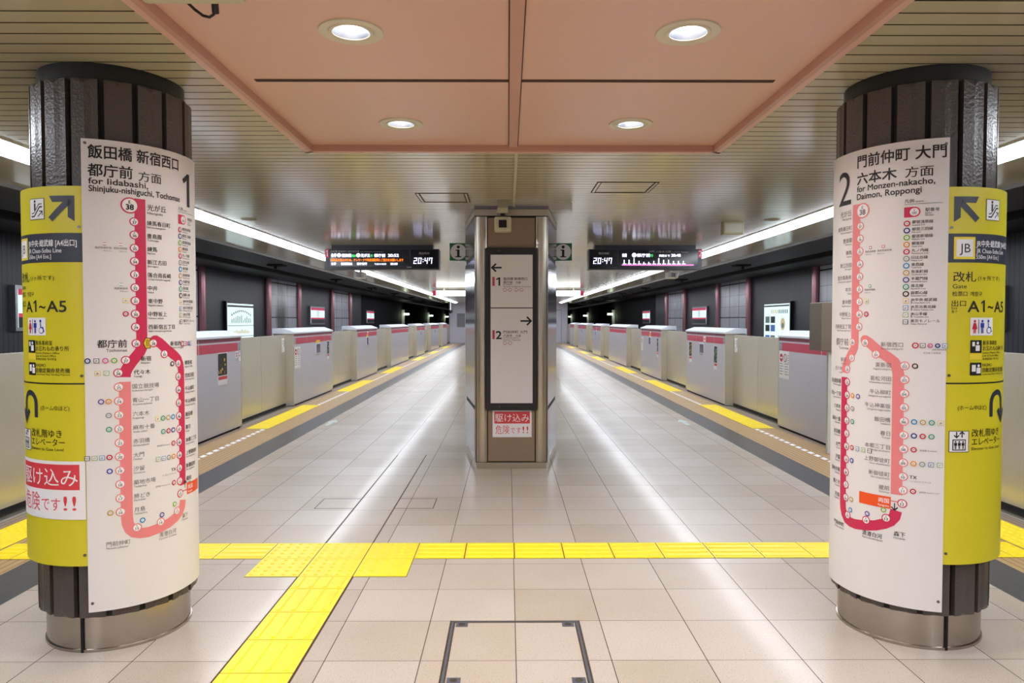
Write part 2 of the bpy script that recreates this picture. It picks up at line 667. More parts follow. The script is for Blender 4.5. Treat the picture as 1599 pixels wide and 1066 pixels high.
def facing_camera(x0, y0, z0=0.):        # plane facing -y
    return lambda u, v, off: (x0 + u, y0 - off, z0 + v)


def facing_axis(sg, X, y0):               # plane of a side wall that faces the platform axis; u runs to the viewer's right
    return lambda u, v, off: (sg * (X - off), y0 - sg * u, v)


# ------------------------------------------------------------------ the station shell
HALF = 2.565       # inner edge of the dark strip
Y0, Y1 = -7.0, 45.0
CEIL = 2.5

b = MB()
b.box(-HALF, HALF, Y0, Y1, -.2, 0, 'floor')
struct(b.build('floor'))
b = MB()
for sg in (-1, 1):
    b.box(sg * HALF, sg * 2.865, Y0, Y1, -.2, 0, 'black_granite')
struct(b.build('trim_1'))
b = MB()
for sg in (-1, 1):
    b.box(sg * 2.865, sg * 3.49, Y0, Y1, -.2, 0, 'tan_edge_tile')
    b.box(sg * 3.49, sg * 3.60, Y0, Y1, -.2, -.0005, 'brown_edge_tile')
struct(b.build('trim_2'))
b = MB()
for sg in (-1, 1):
    b.box(sg * 3.60, sg * 3.95, Y0, Y1, -.2, -.002, 'door_sill_metal')
    b.box(sg * 3.60, sg * 3.95, Y0, Y1, -1.2, -.2, 'tunnel_dark')
struct(b.build('trim_3'))
# thin dark joint lines that carry on the tactile path down the platform
b = MB()
for x in (-1.195, -.895):
    b.box(x - .004, x + .004, 4.575, 7.6, -.01, .0006, 'slot_dark')
for x0, x1 in ((-1.495, -1.195), (-.895, -.60)):
    b.box(x0, x1, 5.72, 5.728, -.01, .0006, 'slot_dark')
    b.box(x0, x1, 5.42, 5.428, -.01, .0006, 'slot_dark')
    for x in (x0, x1):
        b.box(x - .003, x + .003, 5.42, 5.728, -.01, .0006, 'slot_dark')
struct(b.build('trim_4'))

# ceiling of slats running across the platform, 10 cm pitch, open joints; opened where the pink bay sits
BX, BY = 1.295, 4.63


def slats(b, x0, x1, y0, y1):
    k = math.floor((y0 - .066) / .1)
    while .066 + .1 * k < y1:
        a = max(y0, .066 + .1 * k + .0045)
        c = min(y1, .066 + .1 * (k + 1) - .0045)
        if c > a:
            b.add([(x0, a, CEIL), (x1, a, CEIL), (x1, c, CEIL), (x0, c, CEIL)], [(3, 2, 1, 0)], 'ceiling_slat')
            d = min(y1, c + .009)
            v = [(x, y, z) for x in (x0, x1) for y, z in ((c, CEIL), (c, CEIL + .014), (d, CEIL + .014), (d, CEIL))]
            b.add(v, [(0, 1, 5, 4), (1, 2, 6, 5), (2, 3, 7, 6)], 'slat_joint')
        k += 1


CX = 4.02
b = MB()
slats(b, -2.96, -BX, Y0, BY)
slats(b, BX, 2.96, Y0, BY)
slats(b, -2.96, 2.96, BY, Y1)
b.box(-CX, CX, BY, Y1, CEIL + .03, CEIL + .2, 'tunnel_dark')
for sg in (-1, 1):
    b.box(sg * BX, sg * CX, Y0, BY, CEIL + .03, CEIL + .2, 'tunnel_dark')
    b.box(sg * 2.96, sg * CX, Y0, Y1, CEIL, CEIL + .028, 'ceiling_slat')
    b.box(sg * (CX - .03), sg * CX, Y0, Y1, CEIL - .03, CEIL, 'duct_dark')
struct(b.build('ceiling'))

# pink ceiling bay
b = MB()
PZ = CEIL + .028
b.box(-BX, BX, Y0, BY, PZ, PZ + .15, 'pink_panel')
struct(b.build('trim_5'))
b = MB()
for sg in (-1, 1):
    b.box(sg * (BX - .026), sg * BX, Y0, BY, CEIL - .012, PZ, 'pink_trim')
    b.box(sg * BX, sg * (BX + .03), Y0, BY + .03, CEIL - .012, CEIL - .002, 'pink_panel')
b.box(-BX, BX, BY - .026, BY, CEIL - .012, PZ, 'pink_trim')
b.box(-BX - .03, BX + .03, BY, BY + .03, CEIL - .012, CEIL - .002, 'pink_panel')
struct(b.build('trim_6'))
b = MB()
b.box(-.026, .026, Y0, BY - .026, PZ - .016, PZ, 'pink_trim')
b.box(-.031, -.026, Y0, BY - .026, PZ - .003, PZ, 'slot_dark')
b.box(.026, .031, Y0, BY - .026, PZ - .003, PZ, 'slot_dark')
struct(b.build('trim_7'))
b = MB()
for yy in (3.36, .5, -2.4):
    for x0, x1 in ((-1.2, -.031), (.031, 1.2)):
        b.box(x0, x1, yy, yy + .032, PZ - .0025, PZ, 'slot_dark')
struct(b.build('trim_8'))

# walls beyond the tracks
WX = 6.93
TILES = ((13.25, 16.05), (20.8, 23.56), (28.3, 31.2))
for sg, nm in ((-1, 'left'), (1, 'right')):
    b = MB()
    b.box(sg * WX, sg * (WX + .2), -2, 34.0, -1.2, 2.62, 'dark_ribbed_wall')
    b.box(sg * WX, sg * (WX + .2), 34.0, 110, -1.2, 2.62, 'tunnel_dark')
    w = struct(b.build('wall_' + nm))
    t = MB()
    for y0, y1 in TILES:
        t.box(sg * (WX - .03), sg * WX, y0, y1, -1.2, 2.62, 'white_wall_tile')
    struct(t.build('tile_bay', w))
    p = MB()
    for y0, y1 in TILES:
        for yy in (y0 - .13, y1 + .13):
            p.prism([(sg * (WX - .05) + .1 * math.cos(a), yy + .1 * math.sin(a)) for a in [2 * PI * k / 12 for k in range(12)]],
                    -1.2, 2.62, 'pink_post')
    struct(p.build('bay_post', w))
    # trackbed and the dark structure over the track
    b = MB()
    b.box(sg * 3.95, sg * (WX + .2), -2, 110, -1.4, -1.2, 'tunnel_dark')
    struct(b.build('trim_9' if sg < 0 else 'trim_10'))
    b = MB()
    b.box(sg * CX, sg * (WX + .2), -2, 110, 2.78, 2.9, 'tunnel_dark')
    b.box(sg * CX, sg * 5.05, -2, 45, 2.52, 2.78, 'duct_dark')
    b.box(sg * 5.35, sg * WX, -2, 45, 2.62, 2.78, 'duct_dark')
    b.box(sg * 5.32, sg * 5.40, -2, 45, 2.50, 2.62, 'tunnel_dark')
    for yy in [4.2 + 5.0 * k for k in range(9)]:
        b.box(sg * 4.45, sg * 4.75, yy, yy + .3, 2.49, 2.52, 'tunnel_dark')
        b.box(sg * 4.57, sg * 4.63, yy + .05, yy + .2, 2.43, 2.50, 'tunnel_dark')
    struct(b.build('trim_11' if sg < 0 else 'trim_12'))
b = MB()
b.box(-WX, WX, 110, 110.3, -1.4, 3.2, 'tunnel_dark')
struct(b.build('wall_far'))
b = MB()
b.box(-3.68, 3.68, Y1, Y1 + .2, -.2, CEIL + .1, 'end_wall')
b.box(-3.72, -3.68, Y1 - .02, Y1 + 30, -1.2, CEIL + .3, 'tunnel_dark')
b.box(3.68, 3.72, Y1 - .02, Y1 + 30, -1.2, CEIL + .3, 'tunnel_dark')
b.box(-3.2, -2.7, Y1 - .03, Y1, 1.0, 1.85, 'end_grille')
b.box(3.28, 3.3, Y1 - .02, Y1, 0, 2.05, 'end_grille')
b.box(2.4, 2.42, Y1 - .02, Y1, 0, 2.05, 'end_grille')
b.box(2.4, 3.3, Y1 - .02, Y1, 2.05, 2.08, 'end_grille')
struct(b.build('wall_end'))
b = MB()
b.box(-WX, WX, Y0 - .2, Y0, -1.4, 3.2, 'end_wall')
struct(b.build('wall_back'))

# ------------------------------------------------------------------ tactile paving
TZ = .003


def bars(b, x0, x1, y0, y1, along, n=4):
    if along == 'x':
        p = (y1 - y0) / n
        for k in range(n):
            c = y0 + p * (k + .5)
            b.add([(x0 + .012, c - .012, TZ), (x1 - .012, c - .012, TZ), (x1 - .012, c + .012, TZ), (x0 + .012, c + .012, TZ),
                   (x0 + .018, c - .007, TZ + .005), (x1 - .018, c - .007, TZ + .005), (x1 - .018, c + .007, TZ + .005), (x0 + .018, c + .007, TZ + .005)],
                  [(4, 5, 6, 7), (0, 1, 5, 4), (1, 2, 6, 5), (2, 3, 7, 6), (3, 0, 4, 7)], 'yellow_tactile')
    else:
        p = (x1 - x0) / n
        for k in range(n):
            c = x0 + p * (k + .5)
            b.add([(c - .012, y0 + .012, TZ), (c + .012, y0 + .012, TZ), (c + .012, y1 - .012, TZ), (c - .012, y1 - .012, TZ),
                   (c - .007, y0 + .018, TZ + .005), (c + .007, y0 + .018, TZ + .005), (c + .007, y1 - .018, TZ + .005), (c - .007, y1 - .018, TZ + .005)],
                  [(4, 5, 6, 7), (0, 1, 5, 4), (1, 2, 6, 5), (2, 3, 7, 6), (3, 0, 4, 7)], 'yellow_tactile')


def dots(b, x0, x1, y0, y1, n=5):
    for i in range(n):
        for j in range(n):
            cx = x0 + (x1 - x0) * (i + .5) / n
            cy = y0 + (y1 - y0) * (j + .5) / n
            v = [(cx + r * math.cos(2 * PI * k / 8), cy + r * math.sin(2 * PI * k / 8), z) for r, z in ((.0115, TZ), (.007, TZ + .005)) for k in range(8)]
            b.add(v, [(k, (k + 1) % 8, 8 + (k + 1) % 8, 8 + k) for k in range(8)] + [tuple(range(8, 16))], 'yellow_tactile')


def slab(b, x0, x1, y0, y1):
    b.box(x0, x1, y0, y1, -.01, .0008, 'slot_dark')


def tile(b, x0, x1, y0, y1, g=.003):
    b.box(x0 + g, x1 - g, y0 + g, y1 - g, -.008, TZ, 'yellow_tactile')


JX, JY = -1.495, 3.965
b = MB()
xs = [.005 + .3 * k for k in range(-11, 11)]
slab(b, -3.16, JX - .002, 4.268, 4.57)
slab(b, JX + .902, 3.16, 4.268, 4.57)
for x in xs:
    x0, x1 = max(x, -3.16), min(x + .3, 3.16)
    if x0 >= JX - .005 and x1 <= JX + .92:
        continue
    tile(b, x0, x1, 4.268, 4.57)
    bars(b, x0, x1, 4.268, 4.57, 'x')
tag(b.build('tactile_paving', origin=(0, 4.42, 0)), 'yellow tactile guide strip with bars crossing the whole platform between both columns', 'tactile paving')
b = MB()
slab(b, JX, JX + .9, JY, 4.5705)
for i in range(3):
    for j in range(2):
        x0, y0 = JX + .3 * i, JY + .303 * j
        tile(b, x0, x0 + .3, y0, y0 + .303)
        dots(b, x0, x0 + .3, y0, y0 + .303)
tag(b.build('tactile_paving', origin=(JX + .45, 4.27, 0)), 'yellow dotted tactile junction where two guide strips meet', 'tactile paving')
b = MB()
slab(b, JX + .293, JX + .607, 1.0, JY - .001)
y1 = JY
k = 0
while y1 > 1.0:
    h = .18 if k == 0 else .305
    y0 = max(1.0, y1 - h)
    tile(b, JX + .3, JX + .6, y0, y1)
    bars(b, JX + .3, JX + .6, y0, y1, 'y')
    y1 = y0
    k += 1
tag(b.build('tactile_paving', origin=(JX + .45, 2.5, 0)), 'yellow tactile guide strip with bars running from the junction towards the camera', 'tactile paving')

CASES = ((6.95, 9.59), (11.94, 14.57), (16.93, 19.55), (21.9, 25.7), (28.05, 30.7), (33.2, 37.0), (39.4, 42.0))
GAPS = ((4.57, 6.95), (9.59, 11.94), (14.57, 16.93), (19.55, 21.9), (25.7, 28.05), (30.7, 33.2), (37.0, 39.4))
ORD = ('nearest', 'second nearest', 'third nearest', 'fourth nearest', 'fifth nearest', 'sixth nearest', 'farthest')
SIDE = {-1: 'Iidabashi map', 1: 'Roppongi map'}     # the two platform sides, named by the map column standing on each
for sg in (-1, 1):
    for gi, (g0, g1) in enumerate(GAPS):
        b = MB()
        y0, y1 = (g0 - .15, g1 + .15) if gi else (4.0, g1 + .15)
        n = round((y1 - y0) / .3)
        d = (y1 - y0) / n
        xa, xb = sorted((sg * 3.175, sg * 3.475))
        slab(b, xa, xb, y0, y1)
        for k in range(n):
            tile(b, xa, xb, y0 + d * k, y0 + d * (k + 1), .0015)
            if gi < 4:
                dots(b, xa, xb, y0 + d * k, y0 + d * (k + 1))
        tag(b.build('tactile_paving', origin=(sg * 3.32, (y0 + y1) / 2, 0)),
            'yellow dotted tactile block before the platform door on the %s side, %s' % (SIDE[sg], ORD[gi]), 'tactile paving', 'tactile blocks at the platform doors')
    # dashed white safety line between the blocks
    b = MB()
    for a, c in zip(GAPS, GAPS[1:] + ((43.6, 0),)):
        y = a[1] + .17
        while y < c[0] - .2:
            x0, x1 = sg * 3.185, sg * 3.245
            b.add([(x0, y, .0015), (x1, y + .04, .0015), (x1, y + .15, .0015), (x0, y + .11, .0015)],
                  [(0, 1, 2, 3) if sg > 0 else (3, 2, 1, 0)], 'white_paint')
            y += .165
    struct(b.build('trim_13' if sg < 0 else 'trim_14'))

# ------------------------------------------------------------------ floor access cover
t = thing('floor_access_cover', (-.001, 3.07, 0), 'square tiled floor access cover with dark metal frame in the foreground', 'floor hatch')
x0, x1, y0, y1 = -.306, .304, 2.76, 3.375
b = MB()
for o, w, m in ((0, .008, 'steel'), (.008, .010, 'cover_frame'), (.018, .007, 'steel')):
    b.box(x0 + o, x0 + o + w, y0 + o, y1 - o, -.02, .0022, m)
    b.box(x1 - o - w, x1 - o, y0 + o, y1 - o, -.02, .0022, m)
    b.box(x0 + o, x1 - o, y0 + o, y0 + o + w, -.02, .0018, m)
    b.box(x0 + o, x1 - o, y1 - o - w * .6, y1 - o, -.02, .0018, m)
b.build('frame', t)
for ax in (x0 + .03, x1 - .03 - .055):
    for ay in (y0 + .025, y1 - .02 - .045):
        b = MB()
        b.box(ax, ax + .055, ay, ay + .045, -.01, .0025, 'cover_frame')
        b.lathe(ax + .0275, ay + .0225, [(.015, .0025), (.015, .004), (.010, .004), (.010, .003), (0.0001, .003)], 'steel', 16)
        b.build('corner_plate', t)

# ------------------------------------------------------------------ downlights in the pink bay
for i, (sx, yy) in enumerate([(s, y) for y in (2.807, 4.107, 1.5, .2, -1.3, -2.8) for s in (-1, 1)]):
    lx = .012 + sx * .647
    vis = i < 4
    nm = 'recessed round downlight in the pink ceiling, %s' % ['near left', 'near right', 'far left', 'far right'][i] if vis else \
        'recessed round downlight in the pink ceiling behind the camera'
    t = thing('downlight', (lx, yy, PZ), nm, 'ceiling light', 'downlights in the pink ceiling')
    b = MB()
    b.lathe(lx, yy, [(.124, PZ), (.122, PZ - .006), (.095, PZ - .008), (.088, PZ - .003), (.084, PZ - .008), (.072, PZ - .007), (.070, PZ)], 'lamp_ring', 40)
    b.build('trim_ring', t, smooth=True)
    b = MB()
    b.lathe(lx, yy, [(.071, PZ - .004), (.062, PZ + .01), (.045, PZ + .06), (.04, PZ + .09)], 'lamp_cone', 32)
    b.build('reflector', t, smooth=True)
    b = MB()
    b.lathe(lx, yy, [(.054, PZ + .036), (.046, PZ + .030), (.0005, PZ + .028)], 'lamp_glow', 24)
    b.build('lamp', t)
    d = bpy.data.lights.new('downlight_lamp', 'AREA')
    d.shape = 'DISK'
    d.size = .12
    d.energy = DOWN_WATT
    d.color = (1.0, .97, .93)
    d.spread = math.radians(140)
    o = bpy.data.objects.new('downlight_lamp', d)
    o.location = (0, 0, -.012)
    o.parent = t
    COL.objects.link(o)

# holes of the downlights are cut into the pink panel
pan = bpy.data.objects['trim_5']
cut = bmesh.new()
for yy in (2.807, 4.107, 1.5, .2, -1.3, -2.8):
    for sx in (-1, 1):
        r = bmesh.ops.create_cone(cut, cap_ends=True, segments=24, radius1=.075, radius2=.075, depth=.28)
        bmesh.ops.translate(cut, verts=r['verts'], vec=(.012 + sx * .647, yy, PZ + .02))
cm = bpy.data.meshes.new('cutter')
cut.to_mesh(cm)
cut.free()
co = bpy.data.objects.new('cutter', cm)
COL.objects.link(co)
md = pan.modifiers.new('holes', 'BOOLEAN')
md.operation = 'DIFFERENCE'
md.object = co
md.solver = 'EXACT'
dg = bpy.context.evaluated_depsgraph_get()
dg.update()
nm_ = bpy.data.meshes.new_from_object(pan.evaluated_get(dg))
pan.modifiers.clear()
pan.data = nm_
bpy.data.objects.remove(co)

# ------------------------------------------------------------------ fluorescent strips along both platform edges
for sg in (-1, 1):
    t = thing('light_strip', (sg * 3.19, 20, CEIL), 'long continuous fluorescent light strip on the ceiling along the %s side' % SIDE[sg], 'ceiling light')
    b = MB()
    for x0, x1 in ((3.032, 3.040), (3.340, 3.348)):
        b.box(sg * x0, sg * x1, Y0, 43.5, CEIL - .008, CEIL - .0005, 'housing_white')
    b.build('housing', t)
    b = MB()
    pr = [(sg * 3.040, CEIL - .006), (sg * 3.190, CEIL - .050), (sg * 3.340, CEIL - .006), (sg * 3.340, CEIL - .0005), (sg * 3.040, CEIL - .0005)]
    b.extrude_y(pr if sg > 0 else pr[::-1], Y0 + .01, 43.49, 'strip_glow')
    b.build('diffuser', t)

# ------------------------------------------------------------------ platform gates
CASE_X = 3.57


def sticker_photo(p, u, v, w, h, tone):
    p.rect(u, u + w, v, v + h, 'paper', 0)
    p.rect(u + .008, u + w - .008, v + h * .3, v + h - .01, 'ink', 1)
    rnd = random.Random(int(u * 100) + int(v * 10))
    for k in range(16):
        a, c = rnd.uniform(.012, w - .05), rnd.uniform(h * .32, h * .85)
        p.rect(u + a, u + a + .03, v + c, v + c + .03, rnd.choice(tone), 2 + k % 3)
    p.rect(u + .02, u + w - .01, v + h * .17, v + h * .27, 'notice_red', 1)


def sticker_rules(p, u, v):
    """white notice with a no-entry disc, a no-leaning disc and lines of small print"""
    p.rect(u, u + .34, v, v + .36, 'paper', 0)
    p.disc(u + .075, v + .27, .055, 'icon_red', 1)
    p.rect(u + .04, u + .11, v + .26, v + .28, 'paper', 2)
    p.ring(u + .205, v + .27, .055, .012, 'ink', 'paper', 1)
    p.stroke([(u + .17, v + .31), (u + .24, v + .23)], .012, 'icon_red', 3)
    for k in range(4):
        p.rect(u + .275, u + .33, v + .30 - k * .03, v + .308 - k * .03, 'ink_grey', 1)
    for k in range(5):
        p.rect(u + .02, u + .12 + .02 * (k % 2), v + .19 - k * .034, v + .198 - k * .034, 'ink_grey', 1)
        p.rect(u + .19, u + .32 - .03 * (k % 2), v + .19 - k * .034, v + .198 - k * .034, 'ink_grey', 1)


def gate_case(sg, i, y0, y1):
    L = y1 - y0
    t = thing('platform_gate', (sg * 3.75, (y0 + y1) / 2, 0),
              'white platform gate housing with crimson stripes on the %s side, %s' % (SIDE[sg], ORD[i]), 'platform gate', 'platform gate housings')
    b = MB()
    b.box(sg * CASE_X, sg * 3.90, y0 + .012, y1 - .012, .025, 1.205, 'gate_white')
    b.build('front_casing', t)
    for a, c in ((y0, y0 + .012), (y1 - .012, y1)):
        b = MB()
        b.box(sg * (CASE_X - .002), sg * 3.90, a, c, .01, 1.205, 'gate_side')
        b.build('end_plate', t)
    b = MB()
    b.box(sg * (CASE_X + .02), sg * 3.88, y0 + .02, y1 - .02, 0, .026, 'black_gap')
    b.build('plinth', t)
    b = MB()
    pr = [(CASE_X - .012, 1.200), (CASE_X - .012, 1.222), (CASE_X + .16, 1.285), (CASE_X + .35, 1.285), (CASE_X + .35, 1.17), (CASE_X + .332, 1.17),
          (CASE_X + .332, 1.200)]
    pr = [(sg * x, z) for x, z in pr]
    if sg < 0:
        pr = pr[::-1]
    b.extrude_y(pr, y0 - .015, y1 + .015, 'gate_cap')
    b.build('top_cap', t)
    near_u = (lambda d: d) if sg < 0 else (lambda d: L - d)      # distance from the camera-side end -> u on the face
    mp = facing_axis(sg, CASE_X, y0 if sg < 0 else y1)
    p = Print()
    p.rect(.03, L - .03, 1.150, 1.192, 'mauve', 0)
    p.rect(.12, L - .12, 1.022, 1.130, 'crimson', 0)
    if i in (0, 1, 3):
        for c in (L * .36, L * .64) if i == 3 else ((L * .5,) if i == 0 else (L * .3, L * .75)):
            p.rect(c - .008, c + .008, 1.022, 1.195, 'gate_white', 1)
    p.build('stripe_band', t, mp, base=.0006)
    p = Print()
    for c in (.03, L - .11):
        p.rect(c, c + .08, 1.03, 1.128, 'ink_grey', 0)
        p.rect(c + .008, c + .036, 1.04, 1.118, 'poster_grey', 1)
        p.rect(c + .044, c + .072, 1.04, 1.118, 'poster_grey', 1)
    if i in (2, 4):
        p.rect(L / 2 - .07, L / 2 + .07, 1.015, 1.138, 'paper', 2)
        p.rect(L / 2 - .05, L / 2 + .05, 1.04, 1.11, 'route_pale', 3)
    if sg > 0 and i == 1:
        p.rect(L * .52 - .08, L * .52 + .08, 1.03, 1.125, 'paper', 2)
        p.rect(L * .52 - .06, L * .52 + .06, 1.06, 1.10, 'route_pale', 3)
    if i == 0 and sg < 0:
        sticker_photo(p, L - .78, .62, .30, .40, ('d_gold', 'tag_yellow', 'd_brown', 'd_yellow'))
        p.rect(L - .2, L - .12, .93, 1.02, 'paper', 2)
        p.disc(L - .16, .99, .016, 'icon_red', 3)
        p.disc(L - .16, .955, .016, 'icon_red', 3)
        p.rect(L - .1, L - .02, .88, 1.02, 'paper', 2)
        p.frame(L - .09, L - .03, .95, 1.01, .008, 'd_navy', 'paper', 3)
    if i == 0 and sg > 0:
        sticker_rules(p, .03, .66)
    if i == 1 and sg < 0:
        sticker_rules(p, .04, .62)
        sticker_photo(p, L - .44, .66, .18, .36, ('poster_grey', 'd_brown', 'ink_grey'))
    if i == 1 and sg > 0:
        sticker_photo(p, .24, .60, .22, .40, ('d_gold', 'd_brown', 'tag_yellow'))
        sticker_photo(p, L - .66, .56, .2, .42, ('poster_grey', 'd_teal', 'ink_grey'))
    if i == 2 and sg > 0:
        sticker_rules(p, .03, .62)
        sticker_photo(p, L - .5, .52, .16, .48, ('ink_grey', 'poster_grey'))
    p.build('notice_sticker', t, mp, base=.0012)
    if i in (1, 2, 4, 5):
        c = (L * .58 if sg < 0 else L * .45) if i == 1 else L * .48
        w, h = (.26, .16) if i == 1 else (.2, .17)
        b = MB()
        yy = y0 + c if sg < 0 else y1 - c
        b.box(sg * (CASE_X - .006), sg * CASE_X, yy - w / 2 - .02, yy + w / 2 + .02, .80, .80 + h + .04, 'gate_cap')
        f = b.build('control_window', t)
        b = MB()
        b.box(sg * (CASE_X - .009), sg * (CASE_X - .006), yy - w / 2, yy + w / 2, .82, .82 + h, 'glass_dark')
        b.build('window_pane', f)
        if i == 1 and sg < 0 or i == 2:
            b = MB()
            b.box(sg * (CASE_X - .004), sg * CASE_X, yy - w / 2, yy + w / 2, .80 + h + .042, .80 + h + .095, 'tag_yellow')
            b.build('yellow_tag', t)
    if i == 1 and sg > 0:
        b = MB()
        b.box(sg * (CASE_X + .162), sg * (CASE_X + .30), y0 + L * .42, y0 + L * .5, 1.284, 1.2865, 'tag_yellow')
        b.build('top_sticker', t)


def door_pair(sg, i, y0, y1):
    X = 3.705
    t = thing('platform_door', (sg * X, (y0 + y1) / 2, 0),
              'closed beige platform door of two leaves on the %s side, %s' % (SIDE[sg], ORD[i]), 'platform door', 'closed platform doors')
    m = (y0 + y1) / 2
    for k, (a, c) in enumerate(((y0 + .001, m - .006), (m + .006, y1 - .001))):
        b = MB()
        b.box(sg * X, sg * (X + .05), a, c, .05, 1.178, 'door_steel')
        lf = b.build('door_leaf', t, bevel=.004)
    b = MB()
    b.box(sg * (X + .012), sg * (X + .045), m - .006, m + .006, .05, 1.175, 'black_gap')
    b.build('rubber_seal', t)
    b = MB()
    b.box(sg * (X - .06), sg * (X + .10), y0 + .01, y1 - .01, -.001, .012, 'steel')
    b.box(sg * (X + .0), sg * (X + .05), y0 + .01, y1 - .01, .012, .05, 'black_gap')
    b.build('guide_rail', t)
    if i == 1:
        p = Print()
        L = y1 - y0
        u = (L - .2) if sg < 0 else .06
        p.rect(u, u + .15, .90, 1.13, 'paper', 0)
        p.ring(u + .045, 1.06, .035, .008, 'ink_grey', 'paper', 1)
        p.rect(u + .1, u + .13, .98, 1.1, 'ink_grey', 1)
        for k in range(3):
            p.rect(u + .015, u + .08, .97 - k * .025, .975 - k * .025, 'ink_grey', 1)
        p.build('notice_sticker', t, facing_axis(sg, X, y0 if sg < 0 else y1))


for sg in (-1, 1):
    for i, (a, c) in enumerate(CASES):
        gate_case(sg, i, a, c)
    for i, (a, c) in enumerate(GAPS):
        door_pair(sg, i, a, c)
    t = thing('end_fence', (sg * 3.7, 43.5, 0), 'metal fence panels closing the platform edge by the end wall, %s side' % SIDE[sg], 'fence')
    b = MB()
    for k in range(3):
        b.box(sg * 3.66, sg * 3.70, 42.08 + .97 * k, 42.98 + .97 * k, .1, 1.15, 'door_steel')
    b.build('panel', t)
    for k in range(4):
        b = MB()
        b.box(sg * 3.64, sg * 3.72, 42.018 + .97 * k, 42.078 + .97 * k, 0, 1.2, 'steel')
        b.build('post', t)

# ------------------------------------------------------------------ the two round columns
CYL = {-1: (-1.845, 3.36), 1: (1.845, 3.36)}


def arc_pt(c, az, r, z):
    return (c[0] + r * math.sin(az), c[1] - r * math.cos(az), z)


def column(sg):
    c = CYL[sg]
    t = thing('round_column', (c[0], c[1], 0), 'round dark metal-clad column with steel base, wrapped in the %s sign' % SIDE[sg], 'column')
    b = MB()
    b.lathe(c[0], c[1], [(.302, 0), (.302, .012), (.296, .014), (.296, .165)], 'steel', 64, closed=True)
    b.build('base_ring', t, smooth=True)
    az = math.radians(-1.5 if sg < 0 else 1.5)
    b = MB()
    v = [arc_pt(c, az + s * .018, r, z) for z in (0, .16) for r in (.29, .3035) for s in (-1, 1)]
    b.add(v, [(0, 1, 3, 2), (4, 6, 7, 5), (2, 3, 7, 6), (0, 2, 6, 4), (1, 5, 7, 3)], 'black_gap')
    b.build('base_seam', t)
    b = MB()
    b.lathe(c[0], c[1], [(.298, .15), (.298, 2.44)], 'dark_core', 48, closed=True)
    b.build('core', t, smooth=True)
    b = MB()
    b.lathe(c[0], c[1], [(.297, 2.40), (.297, CEIL + .012)], 'collar_dark', 64, closed=True)
    b.build('collar', t, smooth=True)
    for k in range(16):
        a0 = math.radians((-2.5 if sg < 0 else 2.5) + 22.5 * k + 2.1)
        a1 = math.radians((-2.5 if sg < 0 else 2.5) + 22.5 * (k + 1) - 2.1)
        am = (a0 + a1) / 2
        z0, z1, r, ri, nt_ = .158, 2.425, .326, .300, .020
        rm = r * math.cos((a1 - a0) / 2) + .004
        P = lambda a, rr, z: arc_pt(c, a, rr, z)
        aL, aR = am - (a1 - a0) * .24, am + (a1 - a0) * .24
        re = r * math.cos((a1 - a0) / 2) / math.cos((a1 - a0) * .24)
        v = [P(a0, r, z0), P(a1, r, z0), P(a1, r, z1), P(a0, r, z1),           # 0-3 front corners
             P(am, rm, z0 + nt_), P(am, rm, z1 - nt_),                          # 4,5 notch tips
             P(am, rm - .009, z0), P(am, rm - .009, z1),                        # 6,7 notch backs
             P(a0, ri, z0), P(a1, ri, z0), P(a1, ri, z1), P(a0, ri, z1),        # 8-11 back corners
             P(aL, re, z0), P(aR, re, z0), P(aR, re, z1), P(aL, re, z1)]        # 12-15 notch shoulders
        f = [(0, 12, 4, 5, 15, 3), (13, 1, 2, 14, 5, 4), (15, 5, 7), (5, 14, 7), (12, 6, 4), (4, 6, 13),
             (0, 3, 11, 8), (1, 9, 10, 2), (3, 15, 7, 14, 2, 10, 11), (0, 8, 9, 1, 13, 6, 12)]
        b = MB()
        b.add(v, f, 'column_panel')
        b.build('clad_panel', t)
    return t


for sg in (-1, 1):
    column(sg)

R0 = .345


def white_r(az):
    a = min(max(abs(math.degrees(az)), 8), 80)
    return .365 - (a - 8) / 72 * .027


def yellow_r(az):
    return .362


def curved(c, rf):
    def f(s, z, off):
        az = s / R0
        return arc_pt(c, az, rf(az) + off, z)
    return f


def wrap_panel(name, parent, c, rf, a0, a1, z0, z1, m, th=.004):
    n = max(8, int(abs(a1 - a0) / 2))
    b = MB()
    out, inn = [], []
    for k in range(n + 1):
        a = math.radians(a0 + (a1 - a0) * k / n)
        r = rf(a)
        out.append((a, r))
        inn.append((a, r - th))
    v = [arc_pt(c, a, r, z) for z in (z0, z1) for a, r in out] + [arc_pt(c, a, r, z) for z in (z0, z1) for a, r in inn]
    N = n + 1
    f, g = [], []
    for k in range(n):
        f.append((k, k + 1, N + k + 1, N + k))
        g.append((2 * N + k + 1, 2 * N + k, 3 * N + k, 3 * N + k + 1))
        g.append((N + k, N + k + 1, 3 * N + k + 1, 3 * N + k))
        g.append((k + 1, k, 2 * N + k, 2 * N + k + 1))
    g.append((0, N, 3 * N, 2 * N))
    g.append((n, 2 * N + n, 3 * N + n, N + n))
    b.add(v, f, m)
    b.add(v, g, 'sign_edge')
    return b.build(name, parent, smooth=True)


def screw(parent, c, rf, s, z):
    az = s / R0
    p = Vector(arc_pt(c, az, rf(az), z))
    n = Vector((math.sin(az), -math.cos(az), 0))
    b = MB()
    b.tube([tuple(p - n * .001), tuple(p + n * .003)], .006, 'screw', 12)
    b.build('screw', parent)


